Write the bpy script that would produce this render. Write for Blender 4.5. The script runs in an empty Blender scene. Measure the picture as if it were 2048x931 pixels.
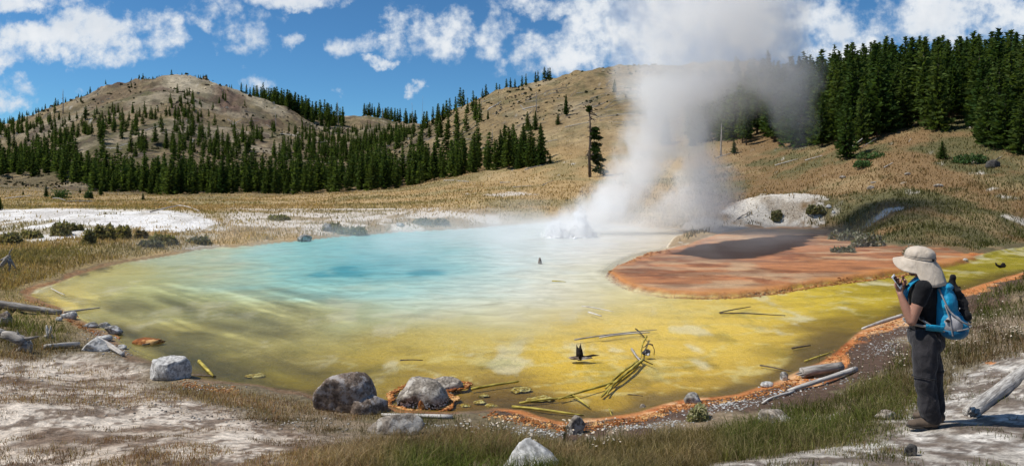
import bpy, bmesh, math, random
import numpy as np
from mathutils import Vector, Matrix

# ---------------------------------------------------------------- camera, world, sun, exposure
scene = bpy.context.scene
R = math.radians
F = 1300.0            # focal length in photo pixels (photo 2048 wide)
HZ = 355.0            # row of the horizon
EYE = 3.3             # eye height above the pool water (metres)
cam_d = bpy.data.cameras.new('camera'); cam = bpy.data.objects.new('camera', cam_d)
scene.collection.objects.link(cam); scene.camera = cam
cam_d.sensor_width = 36.0; cam_d.lens = 36.0*F/2048.0
cam_d.shift_y = -(465.5-HZ)/2048.0
cam_d.clip_start = 0.1; cam_d.clip_end = 6000
cam.location = (0, 0, EYE); cam.rotation_euler = (R(90), 0, 0)

SUN_AZ, SUN_EL = R(-94), R(57)          # azimuth from +Y (view direction), positive to the right
sdir = Vector((math.sin(SUN_AZ)*math.cos(SUN_EL), math.cos(SUN_AZ)*math.cos(SUN_EL), math.sin(SUN_EL)))
sun_d = bpy.data.lights.new('sun', 'SUN'); sun = bpy.data.objects.new('sun', sun_d)
scene.collection.objects.link(sun)
sun_d.energy = 4.7; sun_d.angle = R(0.6); sun_d.color = (1.0, 0.95, 0.87)
sun.rotation_euler = (-sdir).to_track_quat('-Z', 'Y').to_euler()
sun.location = sdir*200

scene.view_settings.view_transform = 'Standard'
scene.view_settings.look = 'None'
scene.view_settings.exposure = 0.08
scene.view_settings.gamma = 1.0
scene.view_settings.use_curve_mapping = False
scene.render.engine = 'CYCLES'
cy = scene.cycles
cy.use_denoising = True
try: cy.denoiser = 'OPENIMAGEDENOISE'
except Exception: pass
cy.max_bounces = 12; cy.diffuse_bounces = 2; cy.glossy_bounces = 2; cy.transmission_bounces = 2
cy.volume_bounces = 12; cy.transparent_max_bounces = 12
cy.volume_step_rate = 1.4; cy.volume_max_steps = 160
cy.use_adaptive_sampling = True; cy.adaptive_threshold = 0.02
cy.sample_clamp_indirect = 8.0

# ---------------------------------------------------------------- node helpers
class NT:
    def __init__(s, tree): s.t = tree; s.n = tree.nodes; s.l = tree.links
    def node(s, typ, **kw):
        n = s.n.new(typ)
        for k, v in kw.items(): setattr(n, k, v)
        return n
    def put(s, sock, v):
        if v is None: return
        if isinstance(v, bpy.types.NodeSocket): s.l.new(v, sock)
        elif isinstance(v, bpy.types.Node): s.l.new(v.outputs[0], sock)
        else:
            if isinstance(v, (tuple, list)) and sock.type == 'RGBA' and len(v) == 3: v = (*v, 1)
            sock.default_value = v
    def math(s, op, a, b=None, c=None, clamp=False):
        n = s.node('ShaderNodeMath', operation=op, use_clamp=clamp)
        s.put(n.inputs[0], a); s.put(n.inputs[1], b); s.put(n.inputs[2], c); return n.outputs[0]
    def vmath(s, op, a, b=None, c=None):
        n = s.node('ShaderNodeVectorMath', operation=op)
        s.put(n.inputs[0], a); s.put(n.inputs[1], b)
        if c is not None: s.put(n.inputs[2], c)
        return n.outputs['Value'] if op in ('DOT_PRODUCT', 'LENGTH', 'DISTANCE') else n.outputs[0]
    def mix(s, f, a, b, blend='MIX'):
        n = s.node('ShaderNodeMix', data_type='RGBA', blend_type=blend)
        s.put(n.inputs[0], f); s.put(n.inputs[6], a); s.put(n.inputs[7], b); return n.outputs[2]
    def noise(s, vec, scale, detail=4, rough=0.55, dist=0.0, out=0):
        n = s.node('ShaderNodeTexNoise'); s.put(n.inputs['Vector'], vec)
        n.inputs['Scale'].default_value = scale; n.inputs['Detail'].default_value = detail
        n.inputs['Roughness'].default_value = rough; n.inputs['Distortion'].default_value = dist
        return n.outputs[out]
    def voro(s, vec, scale, feature='F1', out=0):
        n = s.node('ShaderNodeTexVoronoi', feature=feature); s.put(n.inputs['Vector'], vec)
        n.inputs['Scale'].default_value = scale; return n.outputs[out]
    def ramp(s, f, stops, interp='LINEAR'):
        n = s.node('ShaderNodeValToRGB'); s.put(n.inputs[0], f); cr = n.color_ramp; cr.interpolation = interp
        while len(cr.elements) < len(stops): cr.elements.new(0.5)
        for e, (p, c) in zip(cr.elements, stops):
            e.position = p; e.color = (*c, 1) if isinstance(c, tuple) else (c, c, c, 1)
        return n.outputs[0]
    def mrange(s, v, a, b, c=0.0, d=1.0, smooth=True):
        n = s.node('ShaderNodeMapRange'); n.interpolation_type = 'SMOOTHSTEP' if smooth else 'LINEAR'
        s.put(n.inputs[0], v)
        for i, q in enumerate((a, b, c, d)): s.put(n.inputs[1+i], q)
        return n.outputs[0]
    def mapping(s, vec, scale=(1, 1, 1), rot=(0, 0, 0), loc=(0, 0, 0)):
        n = s.node('ShaderNodeMapping'); s.put(n.inputs[0], vec)
        n.inputs['Scale'].default_value = scale; n.inputs['Rotation'].default_value = rot
        n.inputs['Location'].default_value = loc; return n.outputs[0]
    def bump(s, h, strength=0.5, dist=0.02, normal=None):
        n = s.node('ShaderNodeBump'); s.put(n.inputs['Height'], h)
        n.inputs['Strength'].default_value = strength; n.inputs['Distance'].default_value = dist
        s.put(n.inputs['Normal'], normal); return n.outputs[0]

def new_mat(name):
    m = bpy.data.materials.new(name); m.use_nodes = True
    t = NT(m.node_tree); t.n.clear()
    t.out = t.node('ShaderNodeOutputMaterial')
    return m, t
def principled(t, col, rough=0.8, normal=None, spec=0.3, **kw):
    p = t.node('ShaderNodeBsdfPrincipled')
    t.put(p.inputs['Base Color'], col); t.put(p.inputs['Roughness'], rough)
    t.put(p.inputs['Specular IOR Level'], spec); t.put(p.inputs['Normal'], normal)
    for k, v in kw.items(): t.put(p.inputs[k], v)
    t.l.new(p.outputs[0], t.out.inputs['Surface']); return p

# ---------------------------------------------------------------- sky with clouds (world)
world = bpy.data.worlds.new('World'); scene.world = world; world.use_nodes = True
w = NT(world.node_tree); w.n.clear()
wout = w.node('ShaderNodeOutputWorld'); bg = w.node('ShaderNodeBackground')
sky = w.node('ShaderNodeTexSky', sky_type='NISHITA')
sky.sun_disc = False; sky.sun_elevation = SUN_EL; sky.sun_rotation = SUN_AZ
sky.altitude = 2200; sky.air_density = 1.0; sky.dust_density = 0.3; sky.ozone_density = 2.2
tc = w.node('ShaderNodeTexCoord')
sep = w.node('ShaderNodeSeparateXYZ'); w.put(sep.inputs[0], tc.outputs['Generated'])
ysafe = w.math('MAXIMUM', sep.outputs[1], 0.08)
u = w.math('DIVIDE', sep.outputs[0], ysafe); v = w.math('DIVIDE', sep.outputs[2], ysafe)
cmb = w.node('ShaderNodeCombineXYZ'); w.put(cmb.inputs[0], u); w.put(cmb.inputs[1], v)
uv = cmb.outputs[0]
warp = w.noise(uv, 9.0, 6, 0.62, out=1)
warp = w.vmath('SUBTRACT', warp, (0.5, 0.5, 0.5))
uvw = w.vmath('MULTIPLY_ADD', warp, (0.13, 0.10, 0.0), uv)
# (px, row, rx, ry, strength) of the clouds seen in the picture, then turned into directions
CL = [(60, 95, 130, 48, 1.0), (175, 65, 105, 62, 1.1), (20, 130, 100, 32, .8), (255, 85, 70, 40, .8), (70, 8, 110, 26, .8),
      (300, 30, 50, 40, .6), (335, 60, 55, 52, .7), (490, 70, 55, 48, .65), (450, 25, 90, 36, .6), (585, 73, 34, 22, .6),
      (70, 190, 90, 18, .35), (30, 215, 60, 18, .4), (520, 150, 50, 22, .4), (450, 100, 40, 18, .45),
      (715, 95, 62, 34, .75), (785, 62, 42, 62, .8), (850, 75, 75, 62, .62), (905, 60, 38, 50, .7), (770, 132, 26, 14, .7),
      (985, 85, 52, 70, .65), (1075, 12, 90, 26, .7), (1110, 105, 95, 52, .8), (1170, 85, 80, 80, .7), (825, 182, 16, 14, .55),
      (655, 195, 20, 10, .45), (1300, 60, 170, 120, .8), (1500, 40, 160, 90, .9), (1640, 25, 130, 70, .75), (1700, 85, 120, 50, .62),
      (1850, 35, 170, 70, .8), (1980, 30, 140, 70, .85), (1250, 0, 180, 50, .8), (560, -12, 160, 20, .7), (1720, 120, 60, 24, .5),
      (2150, 60, 180, 90, .9), (-150, 60, 160, 90, .9)]
acc = None
for (px, row, rx, ry, st) in CL:
    c = ((px-1024)/F, (HZ-row)/F, 0); k = (F/(rx*1.08), F/(ry*1.08), 0)
    d = w.vmath('MULTIPLY', w.vmath('SUBTRACT', uvw, c), k)
    q = w.math('MULTIPLY_ADD', w.vmath('DOT_PRODUCT', d, d), -1.25*st, 1.25*st)
    acc = q if acc is None else w.math('MAXIMUM', acc, q)
acc = w.math('MAXIMUM', acc, -1.0)
# clouds outside the pictured part of the sky (seen only in reflections)
zs = w.math('MAXIMUM', sep.outputs[2], 0.12)
c2 = w.node('ShaderNodeCombineXYZ'); w.put(c2.inputs[0], w.math('DIVIDE', sep.outputs[0], zs)); w.put(c2.inputs[1], w.math('DIVIDE', sep.outputs[1], zs))
hi = w.noise(c2.outputs[0], 1.3, 4, 0.55)
hi = w.math('MULTIPLY_ADD', hi, 4.0, -2.05)
front = w.mrange(v, 0.30, 0.42)
acc = w.mix(front, acc, hi)
n1 = w.noise(uv, 13.0, 8, 0.62); n2 = w.noise(uv, 42.0, 5, 0.6)
nn = w.math('ADD', w.math('MULTIPLY', w.math('SUBTRACT', n1, 0.5), 3.4), w.math('MULTIPLY', w.math('SUBTRACT', n2, 0.5), 1.5))
cm = w.math('ADD', acc, nn)
mask = w.mrange(cm, 0.08, 1.15)
thick = w.mrange(cm, 0.3, 1.6)
n3 = w.noise(w.vmath('ADD', uv, (0.012, -0.02, 0)), 8.0, 6, 0.6)
shade = w.math('MULTIPLY', w.mrange(n3, 0.42, 0.68), 0.42)
cc = w.mix(shade, (8.3, 8.5, 8.7, 1), (4.6, 5.3, 6.2, 1))
cc = w.mix(thick, (6.4, 7.1, 7.9, 1), cc)
skyc = w.mix(1.0, sky.outputs[0], (0.43, 0.78, 0.98, 1), 'MULTIPLY')
fin = w.mix(w.math('MULTIPLY', mask, 0.96), skyc, cc)
w.put(bg.inputs[0], fin); bg.inputs[1].default_value = 0.10
w.l.new(bg.outputs[0], wout.inputs[0])

# ---------------------------------------------------------------- noise in numpy
def _hash(ix, iy, seed):
    h = (ix.astype(np.int64)*374761393 + iy.astype(np.int64)*668265263 + seed*1274126177) & 0xffffffff
    h = ((h ^ (h >> 13))*1274126177) & 0xffffffff
    h = (h ^ (h >> 16)) & 0xffffff
    return h/float(0xffffff)
def vnoise(x, y, seed=0):
    x = np.asarray(x, float); y = np.asarray(y, float)
    ix = np.floor(x); iy = np.floor(y); fx = x-ix; fy = y-iy
    fx = fx*fx*(3-2*fx); fy = fy*fy*(3-2*fy)
    a = _hash(ix, iy, seed); b = _hash(ix+1, iy, seed); c = _hash(ix, iy+1, seed); d = _hash(ix+1, iy+1, seed)
    return (a*(1-fx)+b*fx)*(1-fy)+(c*(1-fx)+d*fx)*fy
def fbm(x, y, seed=0, oct=4, gain=0.5):
    s = 0; a = 1; t = 0
    for i in range(oct):
        s = s + a*(vnoise(np.asarray(x)*2**i+i*7.3, np.asarray(y)*2**i-i*3.1, seed+i)*2-1); t += a; a *= gain
    return s/t
def vnoise3(p, seed=0):
    return (vnoise(p[:, 0]+p[:, 2]*.71, p[:, 1]-p[:, 2]*.53, seed)+vnoise(p[:, 1]+7.7+p[:, 0]*.37, p[:, 2]+3.3, seed+5)+vnoise(p[:, 2]-9.1, p[:, 0]+p[:, 1]*.29, seed+9))/3
def fbm3(p, seed=0, oct=4):
    s = 0; a = 1; t = 0
    for i in range(oct): s = s+a*(vnoise3(p*2**i, seed+i)*2-1); t += a; a *= .5
    return s/t
def sm(x, a, b):
    t = np.clip((np.asarray(x, float)-a)/(b-a), 0, 1); return t*t*(3-2*t)

# ---------------------------------------------------------------- mesh / object helpers
COL = scene.collection
def mesh_np(name, V, T, mat=None, cols=None, smooth=False, quads=False):
    V = np.asarray(V, np.float32); T = np.asarray(T, np.int32); k = T.shape[1]
    me = bpy.data.meshes.new(name)
    me.vertices.add(len(V)); me.vertices.foreach_set('co', V.ravel())
    me.loops.add(T.size); me.loops.foreach_set('vertex_index', T.ravel())
    me.polygons.add(len(T)); me.polygons.foreach_set('loop_start', np.arange(0, T.size, k, dtype=np.int32))
    me.update(calc_edges=True)
    if smooth: me.polygons.foreach_set('use_smooth', np.ones(len(T), bool))
    for cn, c in (cols or {}).items():
        at = me.color_attributes.new(cn, 'FLOAT_COLOR', 'POINT')
        c = np.asarray(c, np.float32)
        if c.shape[1] == 3: c = np.concatenate([c, np.ones((len(c), 1), np.float32)], 1)
        at.data.foreach_set('color', c.ravel())
    if mat: me.materials.append(mat)
    me.validate(); return me
def link(name, data, parent=None, loc=None, rot=None, label=None, cat=None, group=None, kind=None):
    o = bpy.data.objects.new(name, data); COL.objects.link(o)
    if parent: o.parent = parent
    if loc is not None: o.location = loc
    if rot is not None: o.rotation_euler = rot
    if label: o['label'] = label
    if cat: o['category'] = cat
    if group: o['group'] = group
    if kind: o['kind'] = kind
    return o
def join(parts):
    Vs, Ts, off = [], [], 0
    for V, T in parts:
        Vs.append(V); Ts.append(np.asarray(T)+off); off += len(V)
    return np.concatenate(Vs), np.concatenate(Ts)
def tris_of(T):
    T = np.asarray(T)
    return T if T.shape[1] == 3 else np.concatenate([T[:, [0, 1, 2]], T[:, [0, 2, 3]]])
def tube(P, Rr, n=8, cap=True, squash=1.0, seed=None, rough=0.0):
    """tube through points P with radii Rr -> (V, tris)"""
    P = np.asarray(P, float); m = len(P); Rr = np.asarray(Rr, float)*np.ones(m)
    T = np.gradient(P, axis=0); T /= np.linalg.norm(T, axis=1)[:, None]+1e-9
    up = np.array([0, 0, 1.0]) if abs(T[0, 2]) < .9 else np.array([1.0, 0, 0])
    V = []
    a = np.cross(up, T[0]); a /= np.linalg.norm(a)
    for i in range(m):
        a = a-T[i]*a.dot(T[i]); a /= np.linalg.norm(a)+1e-9; b = np.cross(T[i], a)
        th = np.arange(n)/n*2*np.pi
        rr = Rr[i]*np.ones(n)
        if rough: rr = rr*(1+rough*(2*vnoise(np.cos(th)*1.7+5+ (seed or 0), np.sin(th)*1.7+i*.35, (seed or 0))-1))
        V.append(P[i]+np.outer(np.cos(th)*rr, a)+np.outer(np.sin(th)*rr*squash, b))
    V = np.concatenate(V); Ts = []
    for i in range(m-1):
        for j in range(n):
            p, q = i*n+j, i*n+(j+1) % n; Ts += [(p, q, q+n), (p, q+n, p+n)]
    if cap:
        c0, c1 = len(V), len(V)+1; V = np.concatenate([V, [P[0], P[-1]]])
        for j in range(n):
            Ts += [(c0, (j+1) % n, j), (c1, (m-1)*n+j, (m-1)*n+(j+1) % n)]
    return V, np.array(Ts)
_ico = {}
def ico(s):
    if s not in _ico:
        bm = bmesh.new(); bmesh.ops.create_icosphere(bm, subdivisions=s, radius=1.0)
        V = np.array([v.co[:] for v in bm.verts]); T = np.array([[v.index for v in f.verts] for f in bm.faces]); bm.free()
        _ico[s] = (V, T)
    return _ico[s]
def cube_mesh(sx, sy, sz, bev=0.01, seg=2):
    bm = bmesh.new(); bmesh.ops.create_cube(bm, size=1.0)
    bmesh.ops.scale(bm, vec=(sx, sy, sz), verts=bm.verts)
    if bev: bmesh.ops.bevel(bm, geom=list(bm.edges), offset=bev, segments=seg, affect='EDGES', profile=.7)
    bmesh.ops.triangulate(bm, faces=bm.faces)
    bm.verts.index_update()
    V = np.array([v.co[:] for v in bm.verts]); T = np.array([[v.index for v in f.verts] for f in bm.faces]); bm.free()
    return V, T
def frame_mat(f, u_):
    f = Vector(f).normalized(); s_ = Vector(u_).cross(f).normalized(); u2 = f.cross(s_)
    return np.array([s_[:], f[:], u2[:]])       # rows: local x(right?), y(forward), z(up)

# ---------------------------------------------------------------- the lie of the land
def plan(px, row):                                # a point of the water plane
    Y = EYE*F/(row-HZ); return ((px-1024)/F*Y, Y)
SHORE = [(48, 592), (70, 606), (110, 618), (135, 632), (170, 648), (210, 668), (232, 690), (262, 714), (310, 738), (372, 757), (430, 768), (520, 776),
         (600, 790), (660, 808), (755, 815), (800, 824), (900, 832), (985, 822), (1040, 828), (1100, 842), (1150, 850), (1195, 842), (1260, 834), (1330, 814), (1400, 800),
         (1475, 792), (1555, 768), (1600, 748), (1660, 716), (1688, 692), (1735, 662), (1800, 636), (1865, 604), (1930, 580), (2048, 541), (2300, 492), (2700, 468),
         (2700, 442), (2300, 462), (2100, 486), (2000, 502), (1945, 514), (1900, 498), (1800, 494), (1720, 486), (1690, 468), (1640, 458), (1560, 455), (1500, 457), (1440, 466), (1400, 480), (1340, 494),
         (1352, 478), (1372, 464), (1330, 458), (1200, 447), (1080, 447), (960, 455), (900, 460), (800, 465), (700, 473), (600, 482), (500, 492), (430, 497), (380, 502),
         (330, 512), (250, 526), (200, 536), (150, 552), (110, 566), (60, 580)]
SHELF = [(1216, 543), (1236, 561), (1270, 576), (1330, 585), (1400, 588), (1470, 586), (1560, 577), (1640, 563), (1700, 556), (1800, 543), (1880, 530), (1950, 514),
         (1985, 500), (1900, 490), (1740, 480), (1700, 462), (1640, 452), (1500, 455), (1440, 466), (1400, 480), (1340, 496), (1280, 508), (1245, 522)]
PUDDLE = [(1338, 508), (1400, 489), (1500, 477), (1570, 471), (1640, 470), (1615, 486), (1590, 500), (1540, 512), (1480, 520), (1420, 520), (1375, 513)]
SHOREW = np.array([plan(*p) for p in SHORE]); SHELFW = np.array([plan(*p) for p in SHELF]); PUDW = np.array([plan(*p) for p in PUDDLE])
def sdf(X, Y, poly):
    X = np.asarray(X, float); Y = np.asarray(Y, float); best = np.full(X.shape, 1e9); ins = np.zeros(X.shape, bool)
    n = len(poly)
    for i in range(n):
        ax, ay = poly[i]; bx, by = poly[(i+1) % n]; ex, ey = bx-ax, by-ay
        t = np.clip(((X-ax)*ex+(Y-ay)*ey)/(ex*ex+ey*ey), 0, 1)
        best = np.minimum(best, (X-ax-t*ex)**2+(Y-ay-t*ey)**2)
        c = ((ay > Y) != (by > Y)) & (X < ex*(Y-ay)/(ey if ey else 1e-9)+ax); ins ^= c
    return np.where(ins, -1, 1)*np.sqrt(best)
NEARC = [(1, 1.75), (3, 1.5), (4.5, 1.2), (6, 1.0)]
TAB = {
 0:   NEARC+[(9, .95), (12, .8), (16, .6), (22, .45), (27, .35), (31, .42), (37, 1.05), (43, 1.2), (60, 1.1), (100, 1.5), (140, 2.0), (165, 3.0), (200, 8), (260, 19), (330, 30), (420, 24), (700, 10)],
 150: NEARC+[(9, .95), (12, .8), (16, .6), (24, .3), (28, .35), (31, .45), (37, 1.08), (43, 1.25), (60, .9), (100, .9), (125, 1.5), (165, 8), (200, 14), (260, 29), (330, 46), (420, 36), (700, 10)],
 330: NEARC+[(9, .95), (14, .8), (24, .3), (30, .4), (34, .5), (39, 1.0), (44, 1.2), (60, .7), (110, .6), (130, 2.5), (170, 10), (220, 21), (270, 37), (320, 57), (400, 45), (700, 10)],
 430: NEARC+[(9, .95), (14, .8), (26, .3), (32, .35), (38, .6), (46, .95), (60, .7), (108, .5), (130, 2.5), (170, 9), (220, 18), (270, 32), (320, 51), (400, 40), (700, 10)],
 500: NEARC+[(9, .95), (14, .8), (26, .3), (34, .35), (50, .85), (60, .65), (108, .5), (130, 2.5), (170, 8), (220, 17), (270, 28), (320, 44), (400, 36), (700, 10)],
 600: NEARC+[(9, .95), (14, .8), (30, .3), (37, .35), (51, .85), (60, .65), (108, .5), (130, 2.5), (170, 7), (220, 14), (270, 22), (330, 34), (370, 40), (450, 34), (700, 10)],
 700: NEARC+[(9, .95), (14, .8), (30, .3), (38, .35), (51, .85), (60, .7), (108, 1.0), (130, 3), (170, 6), (220, 10), (270, 18), (330, 28), (400, 41.5), (470, 38), (700, 10)],
 830: NEARC+[(9, .95), (14, .8), (30, .3), (41, .35), (51, .85), (60, .9), (108, 1.7), (130, 4.5), (170, 10.5), (220, 17), (270, 22), (330, 29), (400, 38.5), (470, 34), (700, 10)],
 900: NEARC+[(9, .95), (14, .8), (30, .3), (41, .35), (51, 1.0), (60, 1.3), (108, 3.3), (130, 7), (170, 16), (210, 25), (270, 26), (400, 34), (700, 10)],
 960: NEARC+[(9, .95), (14, .8), (30, .3), (44, .35), (51, 1.0), (60, 1.6), (90, 3.0), (110, 5.0), (130, 9.5), (170, 20), (210, 30), (270, 31), (400, 30), (700, 10)],
 1100: NEARC+[(9, .95), (14, .8), (30, .3), (46, .35), (60, 1.7), (80, 3.2), (100, 6.5), (130, 13.5), (170, 25.5), (205, 33.5), (240, 35), (400, 30), (700, 10)],
 1200: NEARC+[(9, .95), (14, .8), (30, .3), (46, .4), (60, 1.9), (80, 3.5), (100, 8), (130, 16.5), (170, 29.5), (200, 35.8), (240, 37), (400, 30), (700, 10)],
 1350: NEARC+[(9, .95), (14, .8), (30, .3), (45, .35), (58, 1.9), (72, 3.5), (90, 7), (110, 12), (130, 18), (170, 31), (200, 37.5), (240, 38), (400, 30), (700, 10)],
 1500: NEARC+[(9, .95), (14, .85), (20, .8), (42, .35), (50, 1.3), (58, 2.4), (70, 4.5), (80, 7), (100, 12), (130, 20), (170, 32), (190, 37), (240, 38), (400, 30), (700, 10)],
 1600: NEARC+[(9, .95), (14, .9), (20, .85), (41, .35), (48, 1.5), (55, 2.7), (62, 4.3), (70, 6.2), (80, 8.6), (100, 13.5), (130, 20), (160, 26), (200, 33), (260, 34), (400, 30), (700, 10)],
 1700: NEARC+[(9, .98), (14, .95), (20, .9), (34, .3), (41, 1.2), (48, 2.3), (55, 4.0), (62, 6.4), (70, 8.6), (80, 11.5), (100, 16), (130, 22), (170, 27), (400, 30), (700, 10)],
 1800: NEARC+[(9, 1.0), (14, 1.0), (20, .9), (30, .1), (35, .9), (45, 2.7), (52, 4.7), (60, 7.4), (80, 13), (100, 17.5), (130, 21), (170, 24), (400, 26), (700, 10)],
 1900: NEARC+[(9, 1.0), (14, 1.0), (20, .8), (29, .1), (35, .9), (44, 2.8), (52, 5.1), (60, 8.0), (80, 13.5), (100, 17.5), (130, 21), (400, 24), (700, 10)],
 2048: NEARC+[(8, 1.05), (12, 1.0), (18, .7), (23, .4), (31, .2), (36, 1.0), (42, 2.8), (50, 5.3), (60, 9), (80, 14), (110, 18), (400, 24), (700, 10)],
}
PXG = np.arange(-600, 2700, 10.0); LG = np.arange(math.log(1.0), math.log(760), 0.02)
_cols = sorted(TAB); _M = np.array([np.interp(LG, [math.log(a) for a, b in TAB[c]], [b for a, b in TAB[c]]) for c in _cols])
ZG = np.array([np.interp(PXG, _cols, _M[:, j]) for j in range(len(LG))]).T
def _blur(A, s, ax):
    k = np.exp(-np.arange(-3*s, 3*s+1)**2/(2*s*s)); k /= k.sum(); r = 3*s
    pad = [(0, 0), (0, 0)]; pad[ax] = (r, r); B = np.pad(A, pad, mode='edge'); out = np.zeros_like(A)
    for i, kk in enumerate(k): out += kk*(B[i:i+A.shape[0], :] if ax == 0 else B[:, i:i+A.shape[1]])
    return out
ZG = _blur(_blur(ZG, 4, 0), 2, 1)
def table_z(X, Y):
    X = np.asarray(X, float); Y = np.asarray(Y, float)
    az = np.clip(np.arctan2(X, Y), -R(51), R(51)); r = np.hypot(X, Y)+1e-6
    px = 1024+F*np.tan(az); Ye = np.maximum(r*np.cos(az), 1.0)
    i = np.clip((px-PXG[0])/10.0, 0, len(PXG)-1.001); j = np.clip((np.log(Ye)-LG[0])/0.02, 0, len(LG)-1.001)
    i0 = i.astype(int); j0 = j.astype(int); fi = i-i0; fj = j-j0
    return (ZG[i0, j0]*(1-fi)+ZG[i0+1, j0]*fi)*(1-fj)+(ZG[i0, j0+1]*(1-fi)+ZG[i0+1, j0+1]*fi)*fj
def shore_d(X, Y):
    r = np.hypot(X, Y)
    amp = np.clip(r*0.012, 0.08, 0.45)
    return sdf(X, Y, SHOREW)+amp*fbm(np.asarray(X)/(amp*5), np.asarray(Y)/(amp*5), 3, 3)
def bump_at(X, Y, px, row_w, Yc, sx, sy, h):
    xc = (px-1024)/F*Yc
    return h*np.exp(-((X-xc)/sx)**2-((Y-Yc)/sy)**2)
def land(X, Y, full=False):
    X = np.asarray(X, float); Y = np.asarray(Y, float)
    r = np.hypot(X, Y); d = shore_d(X, Y); T = table_z(X, Y)
    T = T+(bump_at(X, Y, 1580, 0, 46, 3.2, 2.4, .6)+bump_at(X, Y, 1500, 0, 47, 2.6, 2, .5))*(1+.5*fbm(X/1.6, Y/1.6, 77, 4))
    D = np.where(Y < 15, 4.6, 3.2)+0*T
    # small-scale relief
    n = fbm(X/1.3, Y/1.3, 11, 4)*0.07*np.clip(r/12, .35, 1.2)+fbm(X/.35, Y/.35, 21, 3)*0.018*np.clip(r/8, .6, 1)
    far = sm(r, 90, 220)
    n = n+far*(fbm(X/22, Y/22, 31, 6)*4.2+(np.abs(fbm(X/9, Y/9, 33, 5))-.2)*1.6)+sm(r, 45, 90)*fbm(X/7, Y/7, 41, 4)*.5
    # broken rock outcrops near the summit of the left hill
    px = 1024+F*X/np.maximum(Y, 1)
    outc = sm(fbm(X/26, Y/26, 51, 4), .05, .35)*sm(Y, 240, 275)*(.35*sm(px, 150, 200)+.65*sm(px, 380, 440))*(1-sm(px, 540, 590))
    crag = np.exp(-((px-465)/50)**2-((Y-290)/20)**2)+.8*np.exp(-((px-215)/45)**2-((Y-318)/12)**2)+.5*np.exp(-((px-290)/70)**2-((Y-285)/12)**2)
    n = n+outc*(np.abs(fbm(X/6, Y/6, 61, 4))*6)+crag*(np.abs(fbm(X/5, Y/5, 63, 5))*5.5-.6)
    s = sm(d, 0, 1)*0
    s = np.clip(d/D, 0, 1); s = s*s*(3-2*s)
    bank = 0.03+0.05*sm(d, 0, .25)
    zl = bank+(T-.05)*s+n*sm(d, 0, .8)
    ds = sdf(X, Y, SHELFW)+.25*fbm(X/1.2, Y/1.2, 71, 3)
    bed = -.035-.05*sm(-d, 0, 2)-.03*sm(Y, 14, 24)+.014*fbm(X/.5, Y/.5, 81, 3)
    for (hx, hy, sx, sy, dep) in ((690, 543, 3.2, 1.5, 1.6), (850, 545, 2.5, 1.3, 1.4), (760, 530, 6, 3, .6)):
        cx, cyy = plan(hx, hy); bed = bed-dep*np.exp(-((X-cx)/sx)**2-((Y-cyy)/sy)**2)
    shelf = .030+.016*np.exp(-(ds/.3)**2)+.010*fbm(X/.6, Y/.9, 91, 4)
    pud = sdf(X, Y, PUDW)+.4*fbm(X/1.5, Y/.8, 95, 3)
    shelf = shelf-.006*sm(-pud, -.1, .3)
    bed = np.where(ds < 0, bed+(shelf-bed)*sm(-ds, 0, .22), bed)
    z = np.where(d > 0, zl, bed+(.03-bed)*sm(d, -.35, 0))
    if full: return z, d, ds, pud, px
    return z
def H(x, y): return float(land(np.array([x]), np.array([y]))[0])
_YS = np.exp(np.linspace(math.log(3.5), math.log(420), 1500))
def ground(px, row, ymin=3.5):
    """the first ground point seen along the sight line through a photo pixel"""
    X = (px-1024)/F*_YS; z = land(X, _YS); rr = HZ-F*(z-EYE)/_YS
    k = np.where((rr <= row) & (_YS >= ymin))[0]
    i = k[0] if len(k) else len(_YS)-1
    return float(X[i]), float(_YS[i]), float(z[i])
# ---------------------------------------------------------------- terrain
def lerp(a, b, t): return a+(np.asarray(b, float)-a)*np.asarray(t)[..., None]
def C3(n, c): return np.tile(np.array(c, float), (n, 1))
def white_bank(px, Y, wob):
    a = sm(Y, 27.5, 29.0)*(1-sm(Y+wob*2, 43, 45))*(1-sm(px+wob*60, 400, 450))
    return a
def path_mask(px, row, X, Y, wob):
    """bare white sinter paths on the near bank (plan position)"""
    r = 0
    P = np.array([plan_land(*p) for p in ((1380, 1000), (1640, 905), (1760, 850), (1830, 822), (1900, 780), (2048, 695), (2300, 620), (2300, 1300), (1380, 1300))])
    d1 = sdf(X, Y, P)
    r = 1-sm(d1+wob*.5, -.35, .25)
    return r
def plan_land(px, row):
    if row > 925:
        x, y, z = ground(px, 925); q = (925-HZ)/(row-HZ); return (x*q, y*q)
    x, y, z = ground(px, row); return (x, y)
LEFT_BARE = np.array([plan_land(*p) for p in ((-300, 700), (40, 722), (170, 712), (250, 745), (330, 790), (430, 815), (560, 850), (680, 868), (620, 900), (600, 931), (640, 1300), (-400, 1300))])
GREEN_STRIP = [(1000, 860), (1400, 850)]
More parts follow.
